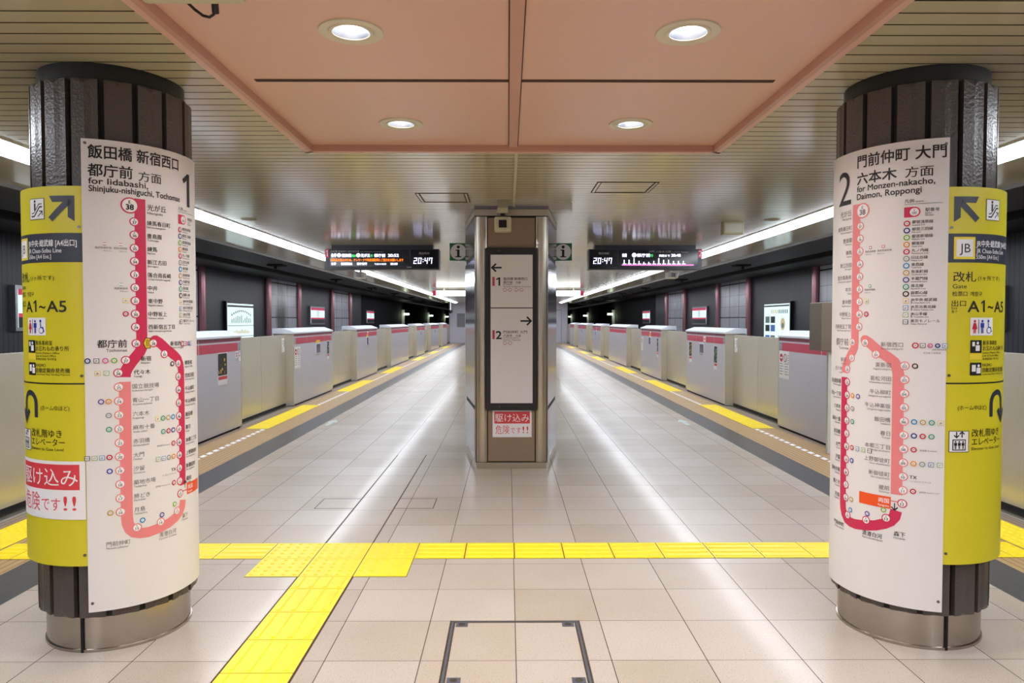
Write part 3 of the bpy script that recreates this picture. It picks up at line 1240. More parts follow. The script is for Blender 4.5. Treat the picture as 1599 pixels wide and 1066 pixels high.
NAMES = {38: ('光が丘', 'Hikarigaoka'), 37: ('練馬春日町', 'Nerima-kasugacho'), 36: ('豊島園', 'Toshimaen'), 35: ('練馬', 'Nerima'),
         34: ('新江古田', 'Shin-egota'), 33: ('落合南長崎', 'Ochiai-minami-nagasaki'), 32: ('中井', 'Nakai'), 31: ('東中野', 'Higashi-nakano'),
         30: ('中野坂上', 'Nakano-sakaue'), 29: ('西新宿五丁目', 'Nishi-shinjuku-gochome'), 28: ('都庁前', 'Tochomae'), 27: ('新宿', 'Shinjuku'),
         26: ('代々木', 'Yoyogi'), 25: ('国立競技場', 'Kokuritsu-kyogijo'), 24: ('青山一丁目', 'Aoyama-itchome'), 23: ('六本木', 'Roppongi'),
         22: ('麻布十番', 'Azabu-juban'), 21: ('赤羽橋', 'Akabanebashi'), 20: ('大門', 'Daimon'), 19: ('汐留', 'Shiodome'),
         18: ('築地市場', 'Tsukijishijo'), 17: ('勝どき', 'Kachidoki'), 16: ('月島', 'Tsukishima'), 15: ('門前仲町', 'Monzen-nakacho'),
         14: ('清澄白河', 'Kiyosumi-shirakawa'), 13: ('森下', 'Morishita'), 12: ('両国', 'Ryogoku'), 11: ('蔵前', 'Kuramae'),
         10: ('新御徒町', 'Shin-okachimachi'), 9: ('上野御徒町', 'Ueno-okachimachi'), 8: ('本郷三丁目', 'Hongo-sanchome'), 7: ('春日', 'Kasuga'),
         6: ('飯田橋', 'Iidabashi'), 5: ('牛込神楽坂', 'Ushigome-kagurazaka'), 4: ('牛込柳町', 'Ushigome-yanagicho'),
         3: ('若松河田', 'Wakamatsu-kawada'), 2: ('東新宿', 'Higashi-shinjuku'), 1: ('新宿西口', 'Shinjuku-nishiguchi')}
TRANSFER = {31: ['sJB'], 30: ['M'], 27: ['S', 'KO', 'sJR', 'OE'], 26: ['sJY', 'sJB'], 24: ['G', 'Z'], 23: ['H'], 22: ['N'],
            20: ['A', 'sJK', 'sJY', 'sMO'], 19: ['U'], 16: ['Y'], 12: ['sJB'], 11: ['A'], 9: ['G', 'H', 'sJK', 'sJY'], 8: ['M'],
            7: ['I', 'M', 'N'], 6: ['T', 'Y', 'N', 'sJB'], 2: ['F']}
DOTC = dict(A='d_red', I='d_navy', S='d_green', G='d_orange', M='d_red', H='d_grey', T='d_blue', Y='d_gold', Z='d_purple', N='d_teal',
            F='d_brown', U='icon_blue', KO='d_pink', OE='d_navy', JB='d_yellow', JK='d_blue', JY='d_green', MO='ink', JR='ink')


def transfer(p, code, s, z, r=.0115):
    if code[0] == 's':
        c = code[1:]
        r = min(r, .0098)
        p.frame(s - r, s + r, z - r, z + r, .0022, DOTC[c], 'paper', 2)
        p.text(c, s, z - .004, .011, 'ink', 'c', layer=4)
    else:
        p.ring(s, z, r, .0052, DOTC[code], 'paper', 2)
        p.text(code[0], s, z - .0032, .0088, 'ink', 'c', bold=.03, layer=4)


# route geometry in metres: b across the map, z height above the floor
SEG_A = [(.089, 1.937), (.089, 1.325), (.087, 1.300), (.079, 1.283), (.064, 1.264), (.046, 1.240), (.031, 1.216), (.023, 1.196), (.022, 1.180)]
SEG_B = [(.022, 1.160), (.022, .585), (.025, .555), (.034, .530), (.050, .513), (.075, .505), (.105, .503), (.161, .511), (.205, .522), (.240, .537),
         (.264, .553), (.280, .575), (.286, .603)]
SEG_C = [(.140, 1.336), (.165, 1.322), (.205, 1.288), (.245, 1.262), (.268, 1.243), (.281, 1.220), (.286, 1.190), (.286, .672)]


def station_z(k):
    if 29 <= k <= 37:
        return 1.838 - (37 - k) * .0558
    if 16 <= k <= 25:
        return 1.139 - (25 - k) * .0588
    if 2 <= k <= 11:
        return 1.227 - (k - 2) * .0592
    return {38: 1.905, 28: 1.322, 27: 1.2515, 26: 1.199, 15: .532, 14: .535, 13: .563, 12: .637, 1: 1.2725}[k]


SPOT_L = {38: .223, 28: .240, 27: .200, 26: .172, 15: .232, 14: .331, 13: .418, 12: .440, 1: .360}
SPOT_R = {38: -.381, 28: -.429, 27: -.432, 26: -.460, 15: -.445, 14: -.342, 13: -.256, 12: -.196, 1: -.308}


def station_s(k, sg):
    sp = SPOT_L if sg < 0 else SPOT_R
    if k in sp:
        return sp[k]
    if k >= 29:
        return .239 if sg < 0 else -.392
    if k >= 16:
        return .173 if sg < 0 else -.460
    return .438 if sg < 0 else -.195


def route_map(sg):
    c = CYL[sg]
    t = thing('route_map_sign', arc_pt(c, math.radians(-sg * 50), white_r(0), 1.18),
              'tall white curved route map sign headed for %s' % ('Iidabashi and Tochomae, numeral one' if sg < 0 else 'Daimon and Roppongi, numeral two'), 'sign')
    if sg < 0:
        wrap_panel('panel', t, c, white_r, 8.9, 108, .197, 2.168, 'sign_white')
    else:
        wrap_panel('panel', t, c, white_r, -108, -8.0, .190, 2.176, 'sign_white')
    mp = curved(c, white_r)
    base = .173 if sg < 0 else -.504
    hi = {'A': sg < 0, 'B': sg > 0, 'C': sg < 0}
    p = Print()
    for n, seg in (('A', SEG_A), ('B', SEG_B), ('C', SEG_C)):
        p.stroke([(base + b_, z) for b_, z in seg], .044, 'route_crimson' if hi[n] else 'route_pale', 0)
    p.disc(base + .143, 1.333, .0215, 'route_crimson' if hi['C'] else 'route_pale', 0)
    p.build('route_line', t, mp, bis=.015)
    p = Print()

    def on(k):
        return (k >= 26 or k <= 11 or k == 12) if sg < 0 else (12 <= k <= 25)
    for k in list(range(1, 39)) + [280]:
        kk = 28 if k == 280 else k
        s, z = station_s(kk, sg), station_z(kk)
        if k == 280:
            s = .309 if sg < 0 else -.359
        r = .034 if k == 38 else .0186
        h = on(kk)
        ring = 'route_crimson' if h else 'route_pale'
        ik = 'ink' if h else 'ink_grey'
        p.ring(s, z, r, .0055 if k == 38 else .0042, ring, 'paper', 1)
        p.text('E', s, z + r * .22, r * .58, ik, 'c', bold=.03, layer=3)
        p.text('%02d' % kk, s, z - r * .52, r * .92, ik, 'c', bold=.035, layer=3)
    p.build('station_marker', t, mp, bis=.015)
    # station names
    p = Print()
    for k, (jp, en) in NAMES.items():
        s, z = station_s(k, sg), station_z(k)
        ik = 'ink' if on(k) else 'ink_grey'
        bo = .012 if on(k) else .004
        h, he, al = .0225, .0115, ('l' if sg < 0 else 'r')
        zz = z
        if sg < 0:
            x = {True: .289}.get(k >= 29, .222 if k >= 16 else .486)
            x = {38: .291, 28: .205, 27: .256, 26: .228, 15: .120, 14: .322, 13: .452, 1: .392}.get(k, x)
            zz = {15: .478, 14: .478, 13: .530, 1: 1.317, 27: 1.256}.get(k, z)
        else:
            x = -.441 if k >= 29 else (-.509 if k >= 16 else -.245)
            x = {38: -.445, 28: -.455, 27: -.470, 26: -.500, 15: -.470, 14: -.360, 13: -.226, 1: -.288}.get(k, x)
            zz = {15: .478, 14: .478, 13: .503, 1: 1.316, 27: 1.240}.get(k, z)
            al = 'l' if k in (1, 14, 13) else 'r'
        if k == 28:
            h, he, al = .036, .0175, 'r'
        if k == 38:
            h, he = .030, .015
        if k == 12:
            continue
        p.text(jp, x, zz - h * .38, h, ik, al, bold=bo, layer=1)
        p.text(en, x, zz - h * .38 - he * 1.15, he, ik, al, bold=.004, layer=1)
        for i, code in enumerate(TRANSFER.get(k, [])):
            d = .037 + (.026 if sg < 0 else .031) * i
            if k in (26, 27) and sg < 0:
                d = .042 + .031 * i
            if k in (26, 27) and sg > 0:
                continue
            transfer(p, code, s - d if sg < 0 else s + d, z)
    for k, code, dx, dz in ((15, 'T', .022, .028), (14, 'Z', .006, .030), (13, 'S', -.014, .034)):
        transfer(p, code, station_s(k, sg) + (dx if sg < 0 else dx * .8), station_z(k) + dz)
    # private-railway notes beside some stations
    q = -1 if sg < 0 else 1
    al = 'r' if sg < 0 else 'l'
    for k, n0, n1 in ((35, '西武池袋線', '西武有楽町線'), (32, '西武新宿線', None)):
        s, z = station_s(k, sg), station_z(k)
        for j, nme in enumerate((n0, n1)):
            if nme:
                x = s + q * (.028 + .056 * j)
                p.text(nme, x, z - .008, .0098, 'ink_grey', al, bold=.01, layer=1)
                p.text('Seibu Line', x, z - .019, .007, 'ink_grey', al, layer=1)
                p.frame(x + q * .018, x + q * .030, z + .006, z + .018, .002, 'd_red' if k == 35 else 'd_teal', 'paper', 1)
    for k, a_, b_ in ((10, 'TX', 'つくばエクスプレス'), (8, '', '後楽園 Korakuen'), (11, '', '浅草線 Asakusa Line')):
        s, z = station_s(k, sg), station_z(k)
        if a_:
            p.text(a_, s + q * .024, z - .006, .02, 'ink', al, bold=.02, layer=1)
        p.text(b_, s + q * (.024 if a_ else .058), z - .02 if a_ else z - .004, .0085, 'ink_grey', al, layer=1)
    # this station: orange plate, connector and direction arrow
    s, z = station_s(12, sg), .637
    if sg < 0:
        p.rect(.490, .620, .620, .672, 'orange', 0)
        p.text('両国', .498, .644, .023, 'paper', 'l', bold=.012, layer=1)
        p.text('Ryogoku', .498, .628, .012, 'paper', 'l', bold=.006, layer=1)
        p.rect(.457, .490, .641, .645, 'route_crimson', 0)
        p.rect(.4735, .4775, .654, .684, 'ink', 1)
        p.stroke([(.464, .676), (.4755, .688), (.487, .676)], .005, 'ink', 1)
    else:
        p.rect(-.378, -.239, .606, .658, 'orange', 0)
        p.text('両国', -.246, .630, .023, 'paper', 'r', bold=.012, layer=1)
        p.text('Ryogoku', -.246, .613, .013, 'paper', 'r', bold=.006, layer=1)
        p.rect(-.239, -.214, .640, .643, 'route_crimson', 0)
        p.rect(-.2265, -.2225, .606, .634, 'ink', 1)
        p.stroke([(-.237, .617), (-.2245, .604), (-.212, .617)], .005, 'ink', 1)
    if sg < 0:      # change-here tag
        p.poly([(.266, 1.322), (.275, 1.345), (.297, 1.345), (.297, 1.299), (.275, 1.299)], 'ink', 1)
        p.poly([(.269, 1.322), (.277, 1.342), (.294, 1.342), (.294, 1.302), (.277, 1.302)], 'tag_yellow', 2)
        for k in range(3):
            p.rect(.279 + k * .005, .281 + k * .005, 1.307, 1.337, 'ink', 3)
    z1 = 1.314
    sx0 = .468 if sg < 0 else -.158
    for i, code in enumerate(['M', 'sJR', 'KO', 'OE', 'sJK']):
        transfer(p, code, sx0 + (.026 if sg > 0 else .018) * i, z1, .0125 if code == 'M' else .010)
    if sg > 0:
        for i, nme in enumerate(('JR線 西武新宿', '京王線 小田急線')):
            p.text(nme, -.10 - .03 * i, 1.294 - i * .014, .0085, 'ink_grey', 'l', layer=1)
    p.build('station_lettering', t, mp, bis=.015)
    # legend of connecting lines
    p = Print()
    s0 = -.195 if sg > 0 else .462
    p.text('凡例', s0 - .010, 1.916, .018, 'ink', 'l', layer=1)
    p.text('LEGEND', s0 + .030, 1.916, .008, 'ink', 'l', layer=1)
    p.rect(s0 - .010, s0 + .125, 1.908, 1.9095, 'ink', 0)
    p.stroke([(s0 - .011, 1.876), (s0 + .024, 1.876)], .043, 'route_crimson', 0)
    p.disc(s0 + .026, 1.876, .0215, 'route_crimson', 0)
    p.disc(s0 + .026, 1.876, .0165, 'paper', 1)
    p.text('E', s0 + .026, 1.880, .010, 'ink', 'c', bold=.01, layer=2)
    p.text('00', s0 + .026, 1.866, .016, 'ink', 'c', bold=.01, layer=2)
    p.text('駅番号', s0 + .064, 1.876, .017, 'ink', 'l', layer=1)
    p.text('Station', s0 + .064, 1.866, .009, 'ink', 'l', layer=1)
    p.text('Number', s0 + .064, 1.857, .009, 'ink', 'l', layer=1)
    for i, (code, jp, en) in enumerate((('A', '都営浅草線', 'Asakusa Line'), ('I', '都営三田線', 'Mita Line'), ('S', '都営新宿線', 'Shinjuku Line'),
                                        ('G', '銀座線', 'Ginza Line'), ('M', '丸ノ内線', 'Marunouchi Line'), ('H', '日比谷線', 'Hibiya Line'),
                                        ('T', '東西線', 'Tozai Line'), ('Y', '有楽町線', 'Yurakucho Line'), ('Z', '半蔵門線', 'Hanzomon Line'),
                                        ('N', '南北線', 'Namboku Line'), ('F', '副都心線', 'Fukutoshin Line'), ('sJB', 'JR中央·総武線', 'JR Chuo-Sobu Line'),
                                        ('sJK', 'JR京浜東北線', 'JR Keihin-Tohoku Line'), ('sJY', 'JR山手線', 'JR Yamanote Line'),
                                        ('sMO', '東京モノレール', 'Tokyo Monorail'))):
        z = 1.829 - .0297 * i
        transfer(p, code, s0, z, .0122)
        p.text(jp, s0 + .018, z - .001, .0150, 'ink', 'l', bold=.008, layer=1)
        p.text(en, s0 + .018, z - .011, .0088, 'ink', 'l', layer=1)
    p.build('legend', t, mp, bis=.015)
    # heading
    p = Print()
    if sg < 0:
        p.text('飯田橋 新宿西口', .078, 2.094, .060, 'ink', 'l', w=.378, bold=.017)
        p.text('都庁前', .077, 2.020, .056, 'ink', 'l', w=.158, bold=.017)
        p.text('方面', .258, 2.016, .046, 'ink', 'l', w=.098, bold=.010)
        p.text('for Iidabashi,', .078, 1.984, .036, 'ink', 'l', w=.218, bold=.014)
        p.text('Shinjuku-nishiguchi, Tochomae', .079, 1.953, .036, 'ink', 'l', w=.384, bold=.014)
        p.one(.486, 1.940, .150, .062)
    else:
        p.text('門前仲町 大門', -.412, 2.100, .060, 'ink', 'l', w=.352, bold=.017)
        p.text('六本木', -.412, 2.026, .056, 'ink', 'l', w=.176, bold=.017)
        p.text('方面', -.204, 2.026, .048, 'ink', 'l', w=.100, bold=.010)
        p.text('for Monzen-nakacho,', -.413, 1.990, .037, 'ink', 'l', w=.315, bold=.014)
        p.text('Daimon, Roppongi', -.413, 1.956, .037, 'ink', 'l', w=.268, bold=.014)
        p.text('2', -.548, 1.945, .22, 'ink', 'l', w=.098, bold=.004)
    p.build('heading_lettering', t, mp, bis=.012)
    e = .056 if sg < 0 else -.050
    d = .012 if sg < 0 else -.012
    for z in (2.150, .235):
        screw(t, c, white_r, e + d, z)
    return t


def arrow(p, tail, head, w, m, layer=1, hl=.05):
    """straight arrow with an open two-stroke head"""
    a, b_ = Vector(tail), Vector(head)
    d = (b_ - a).normalized()
    n = Vector((-d.y, d.x))
    p.stroke([tuple(a), tuple(b_ - d * w * .5)], w, m, layer)
    p.stroke([tuple(b_ - d * hl + n * hl), tuple(b_), tuple(b_ - d * hl - n * hl)], w, m, layer)


def person_icon(p, u, v, h, m, skirt=False, layer=3):
    p.disc(u, v + h * .9, h * .1, m, layer, 12)
    if skirt:
        p.poly([(u - h * .10, v + h * .77), (u + h * .10, v + h * .77), (u + h * .22, v + h * .30), (u - h * .22, v + h * .30)], m, layer)
    else:
        p.rect(u - h * .17, u + h * .17, v + h * .42, v + h * .77, m, layer)
    p.rect(u - h * .10, u - h * .02, v, v + h * .45, m, layer)
    p.rect(u + h * .02, u + h * .10, v, v + h * .45, m, layer)


def exit_sign(sg):
    c = CYL[sg]
    R = sg > 0
    t = thing('exit_sign', arc_pt(c, math.radians(sg * 30), .362, 1.18),
              'yellow curved exit guide sign with dark band beside the %s' % SIDE[sg], 'sign')
    za, zb = .393, 1.973
    if R:
        wrap_panel('panel', t, c, yellow_r, -8.2, 112, za, zb, 'sign_yellow')
    else:
        wrap_panel('panel', t, c, yellow_r, -112, 8.7, za, zb, 'sign_yellow')
    mp = curved(c, yellow_r)
    p = Print()
    e0, e1 = (-.049, .66) if R else (-.66, .056)
    p.rect(e0, e1, 1.660, 1.780, 'slate', 0)
    p.rect(e0, e1, 1.154, 1.160, 'ink', 0)
    p.build('dark_band', t, mp, bis=.015)
    p = Print()
    # big arrow and escalator pictogram
    if R:
        p.stroke([(.070, 1.836), (-.012, 1.918)], .026, 'slate', 1)
        p.poly([(-.028, 1.933), (.075, 1.933), (.062, 1.907), (-.002, 1.907), (-.002, 1.845), (-.028, 1.828)], 'slate', 1)
        eu = .112
    else:
        p.stroke([(-.073, 1.836), (.010, 1.918)], .026, 'slate', 1)
        p.poly([(.026, 1.933), (-.078, 1.933), (-.064, 1.907), (.000, 1.907), (.000, 1.845), (.026, 1.828)], 'slate', 1)
        eu = -.188
    p.frame(eu, eu + .086, 1.838, 1.926, .0025, 'ink', 'paper', 1)
    p.stroke([(eu + .012, 1.852), (eu + .030, 1.852), (eu + .062, 1.890), (eu + .076, 1.890)], .006, 'ink', 3)
    p.stroke([(eu + .014, 1.864), (eu + .028, 1.866), (eu + .058, 1.902), (eu + .074, 1.902)], .004, 'ink', 3)
    p.disc(eu + .034, 1.914, .006, 'ink', 3, 10)
    p.rect(eu + .029, eu + .039, 1.876, 1.906, 'ink', 3)
    arrow(p, (eu + .052, 1.850), (eu + .076, 1.872), .004, 'ink', 3, .012)
    # dark band text
    if R:
        p.frame(-.026, .062, 1.674, 1.766, .010, 'd_yellow', 'paper', 1)
        p.text('JB', .018, 1.702, .052, 'ink', 'c', bold=.004, layer=3)
        tu = .067
    else:
        p.frame(-.302, -.214, 1.674, 1.766, .010, 'd_yellow', 'paper', 1)
        p.text('JB', -.258, 1.702, .052, 'ink', 'c', bold=.004, layer=3)
        tu = -.206
    p.text('JR中央·総武線 [A4出口]', tu, 1.728, .031, 'paper', 'l', w=.238, bold=.012)
    p.text('JR Chuo-Sobu Line', tu, 1.700, .026, 'paper', 'l', w=.178, bold=.010)
    p.text('550m [A4 Ent.]', tu, 1.676, .024, 'paper', 'l', w=.132, bold=.010)
    # gate and exit numbers
    o = 0. if R else -.272
    p.text('改札', -.026 + o, 1.584, .046, 'ink', 'l', w=.094, bold=.008)
    p.text('(1ヶ所です)', .078 + o, 1.588, .022, 'ink', 'l', w=.132, bold=.006)
    p.text('Gate', -.028 + o, 1.553, .025, 'ink', 'l', w=.056, bold=.004)
    p.text('检票口', -.029 + o, 1.522, .022, 'ink', 'l', w=.060, bold=.006)
    p.text('개찰구', .044 + o, 1.522, .021, 'ink', 'l', w=.056, bold=.006)
    p.text('出口', -.031 + o, 1.480, .028, 'ink', 'l', w=.057, bold=.008)
    p.text('Exit', -.031 + o, 1.466, .015, 'ink', 'l', bold=.004)
    p.text('출구', -.031 + o, 1.452, .013, 'ink', 'l', bold=.004)
    p.text('A', .034 + o, 1.455, .066, 'ink', 'l', w=.052, bold=.012)
    p.one(.094 + o, 1.455, .049, .021)
    p.text('~', .132 + o, 1.457, .066, 'ink', 'l', w=.034, bold=.012)
    p.text('A5', .174 + o, 1.455, .066, 'ink', 'l', w=.086, bold=.012)
    # toilets pictogram
    wu = .046 if R else -.224
    p.rect(wu, wu + .118, 1.357, 1.431, 'paper', 1)
    person_icon(p, wu + .020, 1.366, .056, 'icon_red', True)
    p.rect(wu + .037, wu + .040, 1.364, 1.424, 'ink', 3)
    person_icon(p, wu + .057, 1.366, .056, 'icon_blue')
    p.disc(wu + .090, 1.417, .006, 'icon_blue', 3, 10)
    p.stroke([(wu + .090, 1.410), (wu + .091, 1.390), (wu + .104, 1.390), (wu + .110, 1.371)], .0045, 'icon_blue', 3)
    p.ring(wu + .094, 1.378, .0135, .003, 'icon_blue', 'paper', 3)
    # station office, pass machine
    iu = .048 if R else -.224
    p.rect(iu, iu + .054, 1.284, 1.337, 'ink', 1)
    p.disc(iu + .034, 1.325, .006, 'paper', 2, 10)
    p.rect(iu + .024, iu + .044, 1.292, 1.316, 'paper', 2)
    p.rect(iu + .008, iu + .020, 1.312, 1.330, 'paper', 2)
    p.rect(iu - .002, iu + .056, 1.256, 1.281, 'd_yellow', 1)
    xu = .108 if R else -.166
    p.text('駅長事務室', xu, 1.318, .021, 'ink', 'l', w=.090, bold=.008)
    p.text('お忘れもの承り所', xu, 1.294, .023, 'ink', 'l', w=.162, bold=.008)
    p.text("Station Master's Office", xu, 1.280, .012, 'ink', 'l', w=.122)
    p.text('Lost & Found Office', xu, 1.268, .012, 'ink', 'l', w=.106)
    p.text('失物招领处 역사무실', xu, 1.254, .012, 'ink', 'l', w=.108)
    p.rect(iu, iu + .054, 1.190, 1.243, 'ink', 1)
    p.rect(iu + .008, iu + .026, 1.206, 1.234, 'paper', 2)
    p.disc(iu + .040, 1.230, .006, 'paper', 2, 10)
    p.rect(iu + .030, iu + .050, 1.198, 1.222, 'paper', 2)
    p.text('PASMO', xu, 1.226, .018, 'ink', 'l', bold=.006)
    p.text('自動定期券発売機', xu, 1.203, .022, 'ink', 'l', w=.164, bold=.008)
    p.text('Commuter Pass Vending Machine', xu, 1.191, .011, 'ink', 'l', w=.164)
    # turn-back arrow
    if R:
        k0, k1 = .166, .256
        hd = (k1, 1.000)
    else:
        k0, k1 = -.172, -.262
        hd = (k1, 1.000)
    m_ = (k0 + k1) / 2
    rad = abs(k1 - k0) / 2
    sgn = 1 if R else -1
    path = [(k0, 1.012)] + [(m_ - sgn * rad * math.cos(a), 1.070 + rad * math.sin(a)) for a in [PI * k / 10 for k in range(11)]] + [(k1, 1.022)]
    p.stroke(path, .022, 'slate', 1)
    p.stroke([(k1 - .036, 1.040), (k1, .996), (k1 + .036, 1.040)], .022, 'slate', 2)
    p.text('(ホーム中ほど)', (0. if R else -.143), 1.046, .023, 'ink', 'l', w=.136, bold=.006)
    # lift pictogram
    lu = -.033 if R else -.302
    p.frame(lu, lu + .082, .868, .958, .0025, 'ink', 'paper', 1)
    p.frame(lu + .014, lu + .068, .876, .922, .004, 'ink', 'paper', 3)
    for k in range(3):
        person_icon(p, lu + .026 + .015 * k, .882, .034, 'ink', layer=5)
    arrow(p, (lu + .030, .954), (lu + .030, .930), .005, 'ink', 3, .010)
    arrow(p, (lu + .052, .930), (lu + .052, .954), .005, 'ink', 3, .010)
    lx = .062 if R else -.210
    p.text('改札階ゆき', lx, .934, .037, 'ink', 'l', w=.170, bold=.006)
    p.text('エレベーター', lx, .898, .036, 'ink', 'l', w=.182, bold=.006)
    p.text('Elevator to Gate Level', lx, .876, .018, 'ink', 'l', w=.176, bold=.004)
    p.build('lettering', t, mp, bis=.015)
    e = -.036 if R else .042
    for z in (1.805, 1.19, .44):
        screw(t, c, yellow_r, e, z)


def rush_notice(t, mp, w, h, curved_=False):
    p = Print()
    p.rect(-w / 2, w / 2, -h / 2, h / 2, 'paper', 0)
    p.rect(-w * .46, w * .46, h * .01, h * .46, 'notice_red', 1)
    p.text('駆け込み', 0, h * .10, h * .34, 'paper', 'c', w=w * .88, bold=-.004, layer=2)
    p.text('危険', -w * .43, -h * .36, h * .36, 'notice_red', 'l', w=w * .36, bold=0., layer=1)
    p.text('です', -w * .04, -h * .35, h * .26, 'notice_red', 'l', w=w * .27, bold=0., layer=1)
    p.text('!!', w * .27, -h * .35, h * .36, 'notice_red', 'l', w=w * .15, bold=0., layer=1)
    return p


for sg in (-1, 1):
    route_map(sg)
    exit_sign(sg)

# notice pasted on the yellow sign of the left column
c = CYL[-1]
t = thing('warning_notice', arc_pt(c, -.13 / R0, .364, .712), 'red and white rush warning notice pasted low on the yellow sign', 'notice', 'rush warning notices')
NR = .3645
nf = lambda s, z, off: arc_pt(c, (s - .130) / R0, NR + off, z + .712)
wrap_panel('sheet', t, c, lambda a: NR, math.degrees((-.310) / R0), math.degrees(.050 / R0), .590, .834, 'paper', th=.0014)
rush_notice(t, None, .345, .236).build('lettering', t, nf, bis=.015)

# ------------------------------------------------------------------ central pillar
t = thing('central_pillar', (0, 8.2, 0), 'steel-clad central pillar with chamfered sides standing in the middle of the platform', 'pillar')
PF = 6.875
plan = [(-.345, PF), (.345, PF), (.498, 8.0), (.498, 9.2), (.345, 10.3), (-.345, 10.3), (-.498, 9.2), (-.498, 8.0)]


def grow(d):
    return [(x * (1 + d / .4), 8.6 + (y - 8.6) * (1 + d / 1.7)) for x, y in plan]


b = MB()
b.prism(grow(-.012), .0, .06, 'steel_satin')
b.build('plinth', t)
b = MB()
b.prism(grow(-.006), .06, CEIL, 'dark_core')
b.build('core', t)
# side cladding in three courses with black joints
for side in (-1, 1):
    for z0, z1 in ((.068, .56), (.60, 2.02), (2.06, 2.40)):
        b = MB()
        q = [(side * .352, PF + .05), (side * .503, 8.0), (side * .503, 9.2), (side * .35, 10.3), (side * .33, 10.3), (side * .48, 9.2), (side * .48, 8.0), (side * .33, PF + .05)]
        if side < 0:
            q = q[::-1]
        b.prism(q, z0, z1, 'steel_mirror')
        b.build('side_cladding', t)
for side in (-1, 1):
    b = MB()
    q = [(side * .233, PF - .002), (side * .25, PF - .012), (side * .29, PF - .016), (side * .325, PF - .006), (side * .345, PF + .02), (side * .350, PF + .06), (side * .233, PF + .06)]
    if side < 0:
        q = q[::-1]
    b.prism(q, .068, 2.40, 'steel_satin')
    b.build('corner_post', t, smooth=True)
b = MB()
b.box(-.222, .222, PF - .006, PF + .03, .075, 2.39, 'brown_panel')
b.build('front_panel', t)
b = MB()
b.prism(grow(.004), 2.41, 2.47, 'steel_satin')
b.prism(grow(-.004), 2.40, 2.412, 'black_gap')
b.prism(grow(.006), 2.472, CEIL + .012, 'steel_mirror')
b.build('cornice', t)

# guide panel on the pillar front
XO = .005
t = thing('direction_panel', (0, PF - .02, 1.3), 'tall black framed direction panel with two arrows on the central pillar front', 'sign')
b = MB()
FZ0, FZ1 = .567, 2.105
b.box(-.243, .242, PF - .045, PF - .006, FZ0, FZ1, 'dark_frame')
b.build('frame', t, bevel=.004)
b = MB()
b.box(-.197 + .0, .200, PF - .047, PF - .044, .636, 2.038, 'sign_white')
b.box(-.197, .200, PF - .0475, PF - .0468, 1.532, 1.541, 'ink')
b.build('sheet', t)
p = Print()
def zz(y):
    return 1.42 + (500 - y) * .00605
p.stroke([(-.092, zz(418)), (-.180, zz(418))], .016, 'ink', 1)
p.stroke([(-.145, zz(412.0)), (-.184, zz(418)), (-.145, zz(424.0))], .016, 'ink', 1)
p.stroke([(.085, zz(501)), (.180, zz(501))], .016, 'ink', 1)
p.stroke([(.146, zz(494.5)), (.185, zz(501)), (.146, zz(507.5))], .016, 'ink', 1)
for n, y, l1, l2, l3, e1, e2, cs in (('1', 446, '飯田橋 新宿西口', '都庁前', '方面', 'for Iidabashi,', 'Shinjuku-nishiguchi, Tochomae', 4),
                                     ('2', 529, '門前仲町 大門', '六本木', '方面', 'for Monzen-nakacho,', 'Daimon, Roppongi', 2)):
    p.rect(-.180, -.158, zz(y) - .002, zz(y) + .082, 'crimson', 1)
    if n == '1':
        p.one(-.146, zz(y), .078, .040)
    else:
        p.text(n, -.146, zz(y), .106, 'ink', 'l', w=.052, bold=.02)
    p.text(l1, -.076, zz(y) + .054, .030, 'ink', 'l', w=.225, bold=.010)
    p.text(l2, -.076, zz(y) + .020, .030, 'ink', 'l', w=.085, bold=.010)
    p.text(l3, .040, zz(y) + .021, .024, 'ink', 'l', w=.048, bold=.008)
    p.text(e1, -.076, zz(y) + .005, .017, 'ink', 'l', bold=.004)
    p.text(e2, -.076, zz(y) - .014, .016, 'ink', 'l', w=.262 if n == '1' else .16, bold=.004)
    for k in range(cs):
        cxk = -.062 + .050 * k + (.006 if k > 1 else 0)
        p.ring(cxk, zz(y) - .040, .017, .004, 'route_crimson', 'paper', 1)
        p.text('E', cxk, zz(y) - .038, .011, 'ink', 'c', layer=3)
        p.text(str((6, 1, 28, 38)[k] if n == '1' else (15, 20)[k]).zfill(2), cxk, zz(y) - .050, .013, 'ink', 'c', layer=3)
        if k % 2 == 0:
            p.rect(cxk + .021, cxk + .029, zz(y) - .042, zz(y) - .039, 'ink', 1)
p.build('lettering', t, facing_camera(0, PF - .0472))
for z in (FZ1 - .03, FZ0 + .035):
    b = MB()
    b.tube([(-.115, PF - .045, z), (-.115, PF - .049, z)], .005, 'screw', 10)
    b.build('lock_screw', t)

t = thing('warning_notice', (.008, PF - .006, .44), 'red and white rush warning notice on the brown panel low on the central pillar', 'notice', 'rush warning notices')
b = MB()
b.box(-.180, .193, PF - .0075, PF - .006, .306, .562, 'paper')
b.build('sheet', t)
rush_notice(t, None, .368, .252).build('lettering', t, facing_camera(.0065, PF - .0072, .434))

